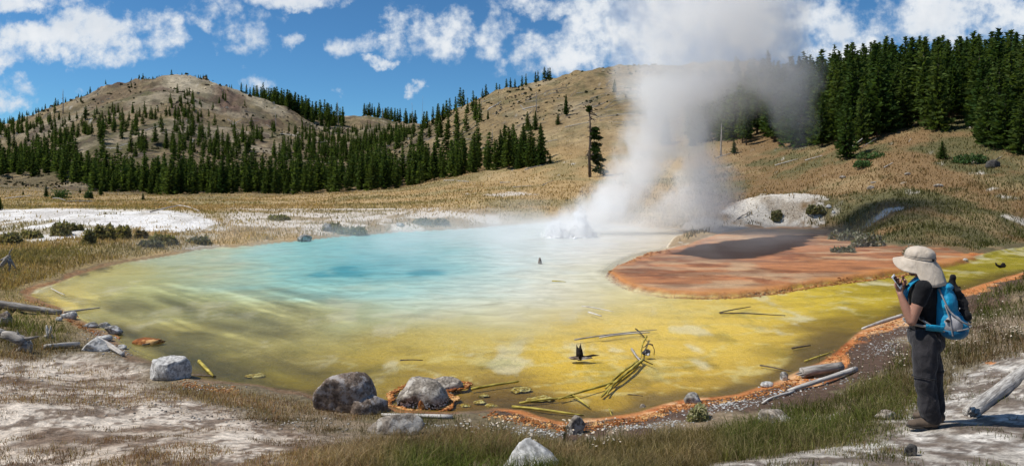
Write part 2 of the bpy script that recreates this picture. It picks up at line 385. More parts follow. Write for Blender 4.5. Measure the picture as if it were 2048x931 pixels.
def ground_colour(X, Y, z, d, ds, pud, px):
    n = len(X); r = np.hypot(X, Y); row = HZ-F*(z-EYE)/np.maximum(Y, .5)
    s = np.clip(r/10, .5, 30)
    f1 = fbm(X/6, Y/6, 101, 5); f2 = fbm(X/1.2, Y/1.2, 111, 5); f3 = fbm(X/25, Y/25, 121, 4); f4 = fbm(X/.3, Y/.3, 131, 4)
    # meadow and hills
    c = C3(n, (.38, .26, .12))
    c = lerp(c, (.25, .20, .09), sm(f1, -.05, .35)*.8)
    c = lerp(c, (.45, .33, .17), sm(fbm(X/3, Y/9, 141, 4), .05, .45)*.7)
    hill = sm(r, 95, 150)
    hc = C3(n, (.31, .235, .135))
    hc = lerp(hc, (.43, .365, .27), sm(f3+.5*f1, .0, .35)*.85)
    hc = lerp(hc, (.12, .115, .04), sm(fbm(X/14, Y/14, 151, 5), .03, .33)*.8)
    hc = lerp(hc, (.13, .095, .07), sm(fbm(X/5, Y/5, 161, 5), .12, .3)*.75)
    summit = sm(px, 240, 300)*(1-sm(px, 520, 600))*sm(Y, 275, 300)
    hc = lerp(hc, (.50, .43, .31), summit*sm(f3*1.2+f1*.6, -.25, .2)*.8)
    outc = sm(fbm(X/26, Y/26, 51, 4), .05, .3)*sm(Y, 240, 275)*(.5*sm(px, 150, 200)+.5*sm(px, 380, 440))*(1-sm(px, 540, 590))
    hc = lerp(hc, (.115, .075, .058), outc*.85)
    crag = np.exp(-((px-465)/50)**2-((Y-290)/20)**2)+.8*np.exp(-((px-215)/45)**2-((Y-318)/12)**2)+.5*np.exp(-((px-290)/70)**2-((Y-285)/12)**2)
    hc = lerp(hc, lerp(C3(n, (.20, .125, .095)), (.10, .062, .048), sm(fbm(X/4, Y/4, 165, 4), -.2, .2)), sm(crag+.6*fbm(X/7, Y/7, 167, 4), .30, .5)*.9)
    hc = lerp(hc, (.62, .54, .42), np.exp(-((px-372)/48)**2-((Y-305)/12)**2)*sm(f1+f3, -.5, .1)*.9)
    hc = hc*np.array((.84, .82, .76)); hc = lerp(hc, (.11, .10, .045), sm(fbm(X/8, Y/8, 163, 5), .10, .28)*.45)
    rh = sm(px, 840, 900)                        # the right hill is yellower grass
    hc = lerp(hc, lerp(lerp(C3(n, (.30, .215, .105)), (.19, .155, .07), sm(f1+f2*.3, 0, .4)), (.42, .33, .20), sm(fbm(X/9, Y/20, 171, 4), .1, .45)*.7), rh)
    c = lerp(c, hc, hill)
    rm = sm(px, 1350, 1500)*(1-hill)             # darker brown meadow on the right
    c = lerp(c, lerp(lerp(C3(n, (.19, .12, .055)), (.105, .095, .04), sm(f1+.3*f2, -.08, .3)), (.28, .20, .10), sm(fbm(X/2, Y/5, 181, 4), .1, .45)*.7), rm)
    # pale banks beyond the pool
    pale = sm(Y, 33, 37)*(1-sm(Y+f1*6, 46, 54))*sm(px, 420, 480)*(1-sm(px, 960, 1060))
    c = lerp(c, (.26, .20, .13), pale*.7); c = lerp(c, (.58, .52, .45), pale*sm(fbm(X/1.6, Y/2.4, 199, 5)+f1*.5, -.12, .08)*.95)
    c = lerp(c, (.55, .49, .42), (1-sm(np.abs(Y-(50.5+f1*1.5)), .4, 1.1))*sm(px, 440, 480)*(1-sm(px, 760, 860)))
    wb = white_bank(px, Y, f1)
    c = lerp(c, lerp(C3(n, (.52, .49, .45)), (.70, .68, .65), sm(fbm(X/1.5, Y/2, 193, 5), -.3, .1)), wb*sm(f2*.7+f1*.5+(Y-32.0)*.10, -.22, .04))
    c = lerp(c, (.30, .25, .16), wb*sm(fbm(X/1.1, Y/1.3, 197, 5)+(34.5-Y)*.07, .06, .22)*.85)
    c = lerp(c, (.35, .28, .14), wb*sm(fbm(X/2.5, Y/1.2, 191, 4)+(43.5-Y)*.0, .25, .4)*sm(Y, 38, 40)*.4)
    mo = np.exp(-((px-1575)/75)**2-((Y-45)/2.6)**2)+np.exp(-((px-1490)/60)**2-((Y-45.5)/2)**2)*.7+.6*np.exp(-((px-1790)/45)**2-((Y-38.5)/1.0)**2)+.55*np.exp(-((px-2030)/40)**2-((Y-36)/1.0)**2)
    c = lerp(c, lerp(C3(n, (.33, .28, .22)), (.52, .48, .42), sm(f2+.5*fbm(X/.5, Y/.5, 195, 4), -.1, .25)), sm(mo+f2*.7+.3*fbm(X/.5, Y/.8, 196, 4), .42, .62))
    sp = np.exp(-((px-1430)/75)**2-((Y-41.5)/3.4)**2)   # grey spit beside the orange shelf
    c = lerp(c, (.40, .36, .31), sm(sp+f2*.3, .3, .6))
    p2 = np.exp(-((px-1020)/60)**2-((Y-62)/3)**2)
    c = lerp(c, (.5, .44, .37), sm(p2+f2*.4, .45, .7))
    # near bank
    near = 1-sm(Y, 24, 28)
    nc = C3(n, (.15, .12, .07))
    nc = lerp(nc, (.24, .18, .12), sm(f2+f4*.4, -.1, .3)*.85)
    dl = sdf(X, Y, LEFT_BARE)+f2*.6
    lb = 1-sm(dl, -.3, .4)
    bare = lerp(lerp(C3(n, (.19, .135, .095)), (.45, .375, .30), sm(fbm(X/.40+3, Y/.62, 201, 5)+.25*f4, -.24, .08)), (.62, .54, .45), sm(fbm(X/.7, Y/.9, 211, 6), .02, .28)*.9)
    bare = lerp(bare, (.13, .085, .055), sm(fbm(X/.16, Y/.3, 222, 4)+.6*fbm(X/.05, Y/.08, 221, 3), .10, .36)*.85)
    nc = lerp(nc, bare, lb)
    pm = path_mask(px, row, X, Y, f2)
    pc = lerp(lerp(C3(n, (.15, .12, .095)), (.38, .345, .30), sm(fbm(X/.35, Y/.5, 231, 5)+.3*f4, -.12, .12)), (.56, .525, .475), sm(fbm(X/.6, Y/.7, 241, 6), .0, .25))
    pc = lerp(pc, (.13, .10, .08), sm(fbm(X/.16, Y/.28, 243, 4)+.6*fbm(X/.05, Y/.08, 245, 3), .05, .32)*.85)
    nc = lerp(nc, pc, pm)
    gl = near*sm(Y, 12, 15)                       # grass on the left and right margins
    nc = lerp(nc, (.26, .19, .08), gl*(1-sm(px, 500, 700))*.8)
    c = lerp(c, nc, near)
    # wet margin: orange crust, dark wet earth
    om = sm(px, 960, 1040)*.9+.1+.55*(1-sm(px, 90, 330))+.4*np.exp(-((px-780)/90)**2)
    om = np.clip(om, 0, 1)*(Y < 28)*(1-.6*(1-sm(px, 300, 420)))
    w_or = (.26+.26*fbm(X/.7, Y/.7, 251, 3)+.12*f4)*(.4+.9*om)*np.clip(r/11, .8, 1.6)*(.35+1.3*vnoise(px/38., px*0, 257))
    wet = w_or*.8+.85*(.12+om*sm(px, 900, 1000))*(.8+fbm(X/1.1, Y/1.1, 261, 3))*np.clip(r/11, .8, 1.5)
    wet = np.where(Y < 28, wet, .5)
    c = lerp(c, (.085, .05, .035), (1-sm(d, wet*.8, wet))*np.clip(om+.3, 0, 1)*.92)
    oc = lerp(lerp(C3(n, (.47, .18, .055)), (.58, .34, .17), sm(f2+f4, .0, .5)), (.33, .09, .02), sm(fbm(X/.25, Y/.25, 271, 3), .1, .5))
    c = lerp(c, oc, (1-sm(d+f4*.12, w_or*.75, w_or))*np.clip(om*1.2, 0, 1))
    # pool bed
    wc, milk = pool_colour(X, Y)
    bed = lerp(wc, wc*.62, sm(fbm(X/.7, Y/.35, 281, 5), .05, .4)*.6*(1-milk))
    sh = lerp(lerp(C3(n, (.44, .185, .075)), (.50, .31, .17), sm(fbm(X/1.4, Y/1.4, 291, 6), -.05, .3)), (.24, .08, .028), sm(fbm(X/1.0, Y/.9, 301, 6), .06, .32)*.85)
    sh = lerp(sh, (.50, .33, .17), sm(Y, 30, 38)*.5); sh = lerp(sh, (.52, .38, .24), sm(fbm(X/3.5, Y/.6, 305, 5), .08, .35)*.6); sh = sh*(1+.5*fbm(X/.9, Y/.25, 307, 4))[:, None]
    sh = sh*np.array((.86, .84, .80)); sh = lerp(sh, (.16, .07, .03), sm(fbm(X/2.2, Y/1.1, 309, 5), .05, .3)*.6)
    sh = lerp(sh, (.50, .21, .06), (1-sm(-ds+.5*f2, .1, .7))*.8)
    sh = lerp(sh, (.028, .014, .008), 1-sm(pud+.25*f2, -.12, .08))
    sh = lerp(sh, (.14, .07, .025), (1-sm(np.abs(ds), .03, .16))*.7)
    inside = lerp(bed, sh, sm(-ds+.15*f4, -.12, .12))
    c = lerp(c, inside, 1-sm(d, -.1, .0))
    return np.clip(c, .01, .85), d, wc, milk, row
# what the water and its bed look like: (px, row, r, g, b seen, milkiness)
WS = [(1120, 520, 208, 212, 208, .9), (1000, 562, 200, 208, 198, .9), (1060, 605, 212, 210, 190, .85), (1160, 590, 212, 206, 175, .75), (1200, 560, 212, 208, 185, .75), (930, 605, 198, 206, 185, .85), (1080, 485, 200, 208, 206, .9), (1250, 520, 210, 204, 190, .7), (400, 660, 146, 142, 88, .3), (480, 700, 138, 130, 74, .25), (340, 710, 124, 116, 62, .2), (600, 680, 160, 152, 90, .3), (1550, 690, 190, 168, 60, .05), (1450, 700, 196, 172, 60, .05), (1600, 640, 200, 178, 60, .05), (1400, 655, 205, 184, 82, .1), (1000, 720, 190, 172, 76, .1), (900, 690, 182, 168, 84, .15), (1100, 690, 200, 178, 66, .1), (1250, 655, 206, 186, 92, .15), (1600, 605, 200, 182, 56, .05), (1300, 700, 196, 172, 52, .05), (1700, 615, 188, 172, 40, .05), (1150, 720, 196, 172, 52, .05), (1350, 780, 175, 148, 34, 0), (1250, 790, 178, 150, 32, 0), (1820, 590, 165, 152, 22, 0), (1450, 760, 170, 145, 40, 0), (1900, 548, 160, 150, 18, 0), (330, 590, 165, 168, 110, .45), (250, 620, 160, 150, 84, .3),
      (1200, 720, 196, 168, 40, .05), (1500, 650, 200, 176, 62, .08), (1700, 600, 186, 170, 38, .05), (1950, 530, 150, 145, 14, 0), (2050, 515, 150, 145, 16, 0), (1000, 655, 205, 190, 110, .35),
      (800, 700, 165, 148, 50, .1), (600, 720, 140, 128, 55, .15), (400, 700, 118, 112, 60, .3), (320, 600, 160, 165, 110, .5), (160, 580, 182, 170, 88, .25), (90, 600, 150, 130, 50, .1),
      (450, 570, 160, 184, 160, .75), (550, 520, 142, 188, 176, .85), (690, 543, 52, 138, 150, .97), (850, 546, 66, 146, 156, .97), (770, 580, 148, 192, 182, .95), (770, 530, 88, 162, 168, .95), (640, 530, 112, 176, 172, .95), (920, 535, 138, 186, 182, .95), (800, 500, 128, 180, 180, .95), (930, 500, 148, 188, 188, .9), (620, 560, 128, 184, 176, .9), (930, 560, 160, 196, 190, .9), (850, 610, 188, 205, 185, .8),
      (640, 500, 110, 180, 180, .92), (1020, 520, 178, 202, 200, .95), (1100, 575, 212, 210, 195, .9), (1200, 510, 205, 202, 196, .8), (1000, 610, 208, 208, 190, .85), (700, 620, 180, 190, 152, .7),
      (1330, 480, 205, 190, 165, .5), (1200, 470, 195, 200, 200, .9), (1000, 470, 180, 198, 200, .9), (1650, 695, 84, 58, 18, 0), (1610, 725, 70, 48, 14, 0), (1560, 745, 90, 64, 18, 0), (1500, 780, 84, 60, 14, 0), (1060, 790, 88, 55, 10, 0),
      (980, 800, 82, 54, 10, 0), (1000, 765, 130, 105, 22, 0), (1250, 820, 90, 66, 12, 0), (1380, 795, 96, 70, 12, 0), (1150, 760, 192, 165, 28, 0), (1350, 740, 186, 158, 34, 0), (500, 640, 165, 166, 115, .5), (900, 745, 180, 160, 50, .05),
      (700, 755, 150, 134, 40, .05), (520, 755, 112, 104, 30, .05), (300, 680, 125, 116, 62, .35), (1250, 600, 205, 190, 110, .35), (1150, 640, 206, 188, 110, .3), (1200, 545, 205, 200, 150, .6), (1450, 605, 195, 175, 75, .1), (230, 560, 180, 178, 120, .4), (380, 520, 175, 190, 165, .6),
      (1800, 570, 168, 155, 24, 0), (1870, 590, 120, 110, 10, 0), (1950, 560, 100, 92, 10, 0), (1760, 630, 130, 110, 24, 0), (1700, 660, 110, 84, 22, 0), (860, 800, 120, 88, 16, 0), (600, 780, 110, 96, 22, 0), (430, 750, 96, 88, 24, .05)]
_w = np.array(WS, float); _wl = (_w[:, 2:5]/255)**2.2
def pool_colour(X, Y):
    X = np.asarray(X, float); Y = np.maximum(np.asarray(Y, float), 4)
    wx = .9*fbm(X/2.6, Y/1.6, 401, 4); wy = .9*fbm(X/2.2+9, Y/1.4, 411, 4)
    s = np.clip(Y/16, .5, 1.6)
    Xw = X+wx*s; Yw = Y+wy*s*1.2
    px = 1024+F*Xw/Yw; row = HZ+F*EYE/Yw
    W = 0; A = 0; M = 0
    for i in range(len(_w)):
        dr = np.maximum(26, (_w[i, 1]-HZ)*.13)
        k = np.exp(-((px-_w[i, 0])/80)**2*.5-((row-_w[i, 1])/dr)**2*.5)+1e-9/(1+((px-_w[i, 0])/90)**2+((row-_w[i, 1])/30)**2)
        k = k**1.5
        W = W+k; A = A+k[..., None]*_wl[i]; M = M+k*_w[i, 5]
    c = A/W[..., None]; M = M/W; g_ = c.mean(-1, keepdims=True); c = np.clip(g_+(c-g_)*.90, .01, .9)*(.97+.34*(1-M[..., None])*sm(g_, .10, .26))
    c = c*(1-(1-M)[..., None]*np.array((.04, .11, .26)))
    for (hx, hy, ax_, ay_) in ((695, 543, 40, 10), (850, 545, 36, 8), (640, 548, 22, 6)):   # openings of the deep vents
        pw = 1024+F*(X+.35*wx)/Y; rw = HZ+F*EYE/(Y+.5*wy)
        e_ = ((pw-hx)/ax_)**2+((rw-hy)/ay_)**2
        e_ = e_+1.2*fbm(X/.9, Y/.7, 445, 4); c = lerp(c, (.02, .22, .27), (1-sm(e_, .0, 1.9))*.72)
    pxx = 1024+F*X/Y; dsh = -sdf(X, Y, SHOREW)+.3*wx
    wid = (.35+.75*np.exp(-((pxx-1640)/60)**2)+.5*np.exp(-((pxx-1050)/90)**2)+.25*sm(pxx, 1750, 1900))*sm(pxx, 900, 1000)+.15
    c = lerp(c, (.12, .078, .02), (1-sm(dsh+.35*fbm(X/.5, Y/.5, 447, 4), wid*.2, wid*1.2))*(Y < 24)*.8)
    uu = X*.74-Y*.67; vv = X*.67+Y*.74; st = fbm(uu/2.6+.8*wx, vv/.34, 451, 5)*sm(800-pxx, 0, 250)*(1-sm(Y, 17, 22)); c = c*(1+.9*st)[..., None]; M = np.clip(M+.8*np.maximum(st, 0), 0, 1)  # diagonal streaks on the left: reflections painted into water colour and milkiness
    # pale mineral blotches on the yellow mat
    bl = sm(fbm(X/.7, Y/1.3, 421, 5), .24, .42)*(1-M)
    bright = sm(c.sum(-1), .35, .7)
    c = lerp(c, (.66, .62, .45), bl*.75*bright)
    c = lerp(c, (.66, .60, .30), sm(1-np.abs(fbm(X/1.6+3, Y/.9, 423, 5))*9, .2, .9)*.5*bright*(1-M))
    c = lerp(c, c*np.array((.55, .6, .5)), sm(fbm(X/.5, Y/.9, 431, 4), .22, .42)*.5*(1-M))
    return c, M

def polar(az, rr):
    A, Q = np.meshgrid(az, rr); return (np.sin(A)*Q).ravel(), (np.cos(A)*Q).ravel()
azs = np.concatenate([np.arange(-180, -50, 3.0), np.arange(-50, -43, .5), np.arange(-43, 43, .17), np.arange(43, 50, .5), np.arange(50, 180, 3.0)])
rrs = np.exp(np.concatenate([np.arange(math.log(.6), math.log(5), .05), np.arange(math.log(5), math.log(13), .009), np.arange(math.log(13), math.log(60), .0085), np.arange(math.log(60), math.log(520), .012), np.arange(math.log(520), math.log(2600), .08)]))
GX, GY = polar(np.radians(azs), rrs)
gz, gd, gds, gpud, gpx = land(GX, GY, True)
gz = np.where(np.hypot(GX, GY) > 600, gz-8, gz)
gcol, _, _, _, _ = ground_colour(GX, GY, gz, gd, gds, gpud, gpx)
na, nr = len(azs), len(rrs)
ii, jj = np.meshgrid(np.arange(nr-1), np.arange(na), indexing='ij')
ii = ii.ravel(); jj = jj.ravel(); j2 = (jj+1) % na
Q = np.stack([ii*na+jj, ii*na+j2, (ii+1)*na+j2, (ii+1)*na+jj], 1)
Vt = np.stack([GX, GY, gz], 1); Vt = np.concatenate([Vt, [[0, 0, H(0, .1)]]])
gcol = np.concatenate([gcol, gcol[:1]])
wetm = np.clip(1-sm(gd, -.02, .05), 0, 1)*1.0
wetm = np.concatenate([wetm, [0]])
aux = np.stack([wetm, np.concatenate([sm(np.hypot(GX, GY), 60, 140), [0]]), np.concatenate([1-sm(gpud, -.15, .1), [0]])], 1)

gm, t = new_mat('ground')
colr = t.node('ShaderNodeVertexColor', layer_name='Col').outputs[0]
auxs = t.node('ShaderNodeSeparateColor'); t.put(auxs.inputs[0], t.node('ShaderNodeVertexColor', layer_name='Aux').outputs[0])
geo = t.node('ShaderNodeNewGeometry'); pos = geo.outputs['Position']
nA = t.noise(pos, 9.0, 6, .65); nB = t.noise(pos, 45.0, 4, .6); nC = t.noise(pos, .42, 10, .78)
f = t.mrange(nA, .3, .7, .5, 1.5, False)
f2_ = t.mrange(nB, .3, .7, .72, 1.28, False)
f3_ = t.mrange(nC, .32, .68, .42, 1.55, False)
ff = t.math('MULTIPLY', f, f2_)
ff = t.mix(auxs.outputs[1], ff, f3_)
ff = t.mix(t.math('MULTIPLY', auxs.outputs[0], .75), ff, (1, 1, 1, 1))
vm = t.vmath('MULTIPLY', colr, ff)
# little stones and litter
vo = t.voro(pos, 26.0); peb = t.mrange(vo, .16, .26, 1, 0)
pebsel = t.mrange(t.noise(pos, 3.0, 3, .5), .52, .62)
stones = t.math('MULTIPLY', t.math('MULTIPLY', peb, pebsel), t.math('SUBTRACT', 1.0, t.math('MAXIMUM', auxs.outputs[0], auxs.outputs[1])))
vm2 = t.mix(t.math('MULTIPLY', stones, .5), vm, t.mix(t.noise(pos, 31, 0), (.1, .08, .06, 1), (.7, .66, .6, 1)))
# shrubs, rubble and deadfall too far off to count
sc = t.voro(t.mapping(pos, (.8, .8, .8)), 1.0); spk = t.mrange(sc, .18, .34, 1, 0)
spk = t.math('MULTIPLY', t.math('MULTIPLY', spk, auxs.outputs[1]), t.mrange(t.noise(pos, .09, 3, .6), .45, .6))
vm3 = t.mix(t.math('MULTIPLY', spk, .75), vm2, (.06, .055, .028, 1))
hb = t.math('ADD', t.math('MULTIPLY', nA, .06), t.math('MULTIPLY', nB, .012))
hb = t.math('ADD', hb, t.math('MULTIPLY', stones, .015))
hfar = t.math('MULTIPLY', nC, 2.2)
hh = t.mix(auxs.outputs[1], hb, hfar)
nb = t.bump(hh, .8, 1.0)
rgh = t.mix(auxs.outputs[2], t.mix(auxs.outputs[0], (.95,)*3+(1,), (.6,)*3+(1,)), (.85,)*3+(1,))
principled(t, vm3, rgh, nb, t.math('MULTIPLY_ADD', auxs.outputs[2], -.23, .25))
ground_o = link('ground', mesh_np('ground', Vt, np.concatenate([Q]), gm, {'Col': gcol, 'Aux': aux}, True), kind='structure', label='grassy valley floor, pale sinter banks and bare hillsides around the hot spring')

# ---------------------------------------------------------------- water
keep = (gd[Q] < .12).all(1) & (np.hypot(GX, GY)[Q[:, 0]] < 70)
wq = Q[keep]; used, inv = np.unique(wq, return_inverse=True); wq = inv.reshape(-1, 4)
WX, WY = GX[used], GY[used]
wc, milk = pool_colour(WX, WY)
wds = sdf(WX, WY, SHELFW)
milk = milk*(1-sm(-wds, -.6, .1))
hole = sm(fbm(WX/1.3, WY/.8, 441, 4), -.3, .4)
wz = np.zeros(len(WX))+.0
wd = sdf(WX, WY, SHOREW)
slick = 1-sm(-wds, -.2, .2)
wm, t = new_mat('hot_spring_water')
pos = t.node('ShaderNodeNewGeometry').outputs['Position']
wcn = t.node('ShaderNodeVertexColor', layer_name='Col').outputs[0]
ax = t.node('ShaderNodeSeparateColor'); t.put(ax.inputs[0], t.node('ShaderNodeVertexColor', layer_name='Aux').outputs[0])
mp = t.mapping(pos, (1.3, 2.4, 1), (0, 0, R(-24)))
r1 = t.noise(mp, 1.5, 4, .55, .4); r2 = t.noise(t.mapping(pos, (2, 5, 1), (0, 0, R(18))), 3.2, 3, .5)
hgt = t.math('ADD', t.math('MULTIPLY', r1, .05), t.math('MULTIPLY', r2, .012))
nb = t.bump(hgt, .55, .6)
streak = t.noise(t.mapping(pos, (.8, 1.5, 1), (0, 0, R(-24))), 1.3, 7, .66, .6)
scol = t.vmath('MULTIPLY', wcn, t.mrange(streak, .32, .68, .88, 1.12, False))
dif = t.node('ShaderNodeBsdfDiffuse'); t.put(dif.inputs[0], scol)
trn = t.node('ShaderNodeBsdfTransparent'); t.put(trn.inputs[0], (.97, .96, .9, 1))
mx = t.node('ShaderNodeMixShader'); t.put(mx.inputs[0], t.math('MULTIPLY', ax.outputs[0], t.mrange(streak, .25, .6, .8, 1.05, False), clamp=True)); t.put(mx.inputs[1], trn); t.put(mx.inputs[2], dif)
glo = t.node('ShaderNodeBsdfGlossy'); glo.inputs['Roughness'].default_value = .16; t.put(glo.inputs['Normal'], nb)
fr = t.node('ShaderNodeFresnel'); fr.inputs[0].default_value = 1.33; t.put(fr.inputs['Normal'], nb)
frs = t.math('MULTIPLY', fr.outputs[0], .40)
mx2 = t.node('ShaderNodeMixShader'); t.put(mx2.inputs[0], frs); t.l.new(mx.outputs[0], mx2.inputs[1]); t.l.new(glo.outputs[0], mx2.inputs[2])
t.l.new(mx2.outputs[0], t.out.inputs[0])
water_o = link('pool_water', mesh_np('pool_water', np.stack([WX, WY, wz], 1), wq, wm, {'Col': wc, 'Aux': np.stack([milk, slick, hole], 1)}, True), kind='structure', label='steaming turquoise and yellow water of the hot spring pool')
# ---------------------------------------------------------------- conifers
def leaf_mat(name, ca, cb, vcol=False, trans=.25, rough=.75):
    m, t = new_mat(name)
    oi = t.node('ShaderNodeObjectInfo'); pos = t.node('ShaderNodeNewGeometry').outputs['Position']
    n = t.noise(pos, 1.3, 3, .6)
    if vcol: c = t.node('ShaderNodeVertexColor', layer_name='Col').outputs[0]
    else:
        k = t.math('MULTIPLY_ADD', oi.outputs['Random'], .75, t.math('MULTIPLY_ADD', n, .7, -.3), clamp=True)
        c = t.mix(k, (*ca, 1), (*cb, 1))
        vc = t.node('ShaderNodeVertexColor', layer_name='Col').outputs[0]
        c = t.mix(1.0, c, vc, 'MULTIPLY')
    d = t.node('ShaderNodeBsdfDiffuse'); t.put(d.inputs[0], c)
    tr = t.node('ShaderNodeBsdfTranslucent'); t.put(tr.inputs[0], t.mix(1.0, c, (1.25, 1.25, .6, 1), 'MULTIPLY'))
    mx = t.node('ShaderNodeMixShader'); mx.inputs[0].default_value = trans
    t.l.new(d.outputs[0], mx.inputs[1]); t.l.new(tr.outputs[0], mx.inputs[2]); t.l.new(mx.outputs[0], t.out.inputs[0])
    return m
needle = leaf_mat('conifer_needles', (.032, .062, .018), (.095, .130, .034), trans=.38)
def wood_mat(name, ca, cb, axis=(1.2, 14, 14), bumpd=.012, rough=.85):
    m, t = new_mat(name)
    oc = t.node('ShaderNodeTexCoord').outputs['Object']; mp = t.mapping(oc, axis)
    n = t.noise(mp, 2.2, 7, .62, .6); n2 = t.noise(oc, 3.0, 3)
    k = t.mrange(n, .32, .66, 0, 1)
    c = t.mix(k, (*ca, 1), (*cb, 1)); c = t.mix(t.mrange(n2, .4, .7, 0, .45), c, (ca[0]*.8+.02, ca[1]*.8+.02, ca[2]*.8+.02, 1))
    principled(t, c, rough, t.bump(n, .8, bumpd), .2); return m
bark = wood_mat('conifer_bark', (.05, .038, .028), (.16, .125, .095), (8, 8, 1))
grey_wood = wood_mat('weathered_wood', (.12, .105, .09), (.50, .46, .41))
white_wood = wood_mat('bleached_wood', (.30, .27, .24), (.68, .65, .60))
snag_mat = wood_mat('dead_standing_wood', (.20, .175, .15), (.52, .48, .43), (10, 10, 1))
black_wood = wood_mat('blackened_wood', (.006, .005, .004), (.028, .022, .018))
algae_wood = wood_mat('algae_coated_wood', (.16, .12, .015), (.56, .46, .10), (2, 9, 9))

def crown(h, rad, base, levels, per, steps, seed, leaf=.3, irreg=.25, tipl=1.0):
    """branches in whorls, each a run of drooping needle sprays"""
    rg = np.random.RandomState(seed); V = []; Cc = []
    ks = np.linspace(0, 1, levels)**.9
    side = rg.uniform(.75, 1.2, 12)
    for li, k in enumerate(ks):
        zc = base*h+(h*(1-base))*k
        prof = (1-k)**.75*(.55+.45*min(1, (k+.10)/.22))
        L0 = rad*prof*rg.uniform(1-irreg, 1+irreg*.6)+.02*h*.5
        nb_ = max(3, int(per*(1-.55*k)))
        ph = rg.uniform(0, 6.28)
        for b in range(nb_):
            a = ph+b/nb_*6.283+rg.uniform(-.35, .35)
            L = L0*rg.uniform(.6, 1.15)*side[int(a/6.283*12) % 12]
            rise = rg.uniform(-.18, .22)+(.55*k)
            ns = max(2, int(steps*(L/rad)+1))
            for s_ in range(ns):
                q = (s_+rg.uniform(.2, .9))/ns
                c = np.array([math.cos(a)*L*q, math.sin(a)*L*q, zc+L*q*rise-.18*L*q*q+rg.normal(0, .02*h*.4)])
                lf = leaf*(.7+.6*rg.rand())*(1-.35*k)
                d = np.array([math.cos(a+rg.normal(0, .7)), math.sin(a+rg.normal(0, .7)), rg.uniform(-.1, .75)]); d /= np.linalg.norm(d)
                sd = np.cross(d, rg.normal(0, 1, 3)); sd /= np.linalg.norm(sd)+1e-6
                p0 = c-d*lf*.45; p1 = c+d*lf*.75
                V += [p0, c+sd*lf*.30, p1, c-sd*lf*.30]
                b_ = rg.uniform(.65, 1.25)*(1.0+.25*(q > .75)); Cc += [(b_, b_*rg.uniform(.93, 1.06), b_)]*4
    # pointed leader
    for q in range(4):
        a = rg.uniform(0, 6.28); c = np.array([0, 0, h*(1-.012*q)]); lf = leaf*.7
        V += [c-np.array([0, 0, lf]), c+np.array([math.cos(a)*.1*lf, math.sin(a)*.1*lf, -.2*lf]), c+np.array([0, 0, lf*.7*tipl]), c-np.array([math.cos(a)*.1*lf, math.sin(a)*.1*lf, .2*lf])]; Cc += [(1, 1, 1)]*4
    V = np.array(V); n = len(V)//4; Qd = np.arange(n*4).reshape(n, 4)
    return V, Qd, np.array(Cc)
CROWNS = []; TRUNKS = []
for i in range(10):
    rad = [1.5, 1.3, 1.75, 1.4, 1.95, 1.2, 1.6, 1.8, 1.35, 1.7][i]; base = [.04, .10, .03, .16, .05, .2, .08, .02, .12, .06][i]
    V, Qd, Cc = crown(8, rad, base, 32+i % 3*4, 10, 8, 50+i, .54, .34)
    CROWNS.append(mesh_np('conifer_crown', V, Qd, needle, {'Col': Cc}))
    V, T = tube([(0, 0, -.3), (0.03, 0, 2), (-.03, .02, 5), (0, 0, 7.9)], [.17, .13, .08, .01], 7, rough=.15, seed=i)
    TRUNKS.append(mesh_np('conifer_trunk', V, T, bark, smooth=True))
def conifer(x, y, z, h, wid=1.0, v=0, label='', group=None, rz=0, name='conifer'):
    s = h/8.0
    o = link(name, None, loc=(x, y, z-.03*h*.2), rot=(0, 0, rz), label=label, cat='conifer', group=group)
    o.scale = (s*wid, s*wid, s)
    link('crown', CROWNS[v], o); link('trunk', TRUNKS[v], o)
    return o
LOWS = []
for i in range(6):
    LOWS.append(crown(8, [1.3, 1.6, 1.15, 1.45, 1.7, 1.25][i], [.03, .1, .05, .15, .02, .08][i], 15, 8, 5, 80+i, .95, .36))

rng = np.random.RandomState(7)
def screen_row(x, y, z): return HZ-F*(z-EYE)/y
def spread(n, pxr, yr, dens, mind, seed):
    """scatter in ground space, dens(px,Y,X)->0..1"""
    rg = np.random.RandomState(seed); out = []; cell = {}
    k = 0
    while k < n*30 and len(out) < n:
        k += 1
        px = rg.uniform(*pxr); Y = math.sqrt(rg.uniform(yr[0]**2, yr[1]**2)); X = (px-1024)/F*Y
        if rg.rand() > dens(px, Y, X): continue
        md = mind*(Y/120.0)**.5 if mind else 0
        key = (int(X//md), int(Y//md)); bad = False
        for a in (-1, 0, 1):
            for b in (-1, 0, 1):
                for (xx, yy) in cell.get((key[0]+a, key[1]+b), ()):
                    if (xx-X)**2+(yy-Y)**2 < md*md: bad = True
        if bad: continue
        cell.setdefault(key, []).append((X, Y)); out.append((X, Y, px))
    return out
def d_front(px, Y, X):
    lo = np.interp(px, [-300, 0, 80, 140, 200, 330, 600, 800, 950, 1085], [150, 148, 146, 124, 112, 107, 107, 104, 99, 92])
    hi = np.interp(px, [-300, 0, 120, 200, 330, 600, 800, 950, 1085], [190, 175, 140, 134, 130, 128, 124, 112, 99])
    if px > 1088 or Y < lo or Y > hi: return 0
    if 95 < px < 150: return .12
    if px > 930: return .55
    return 1
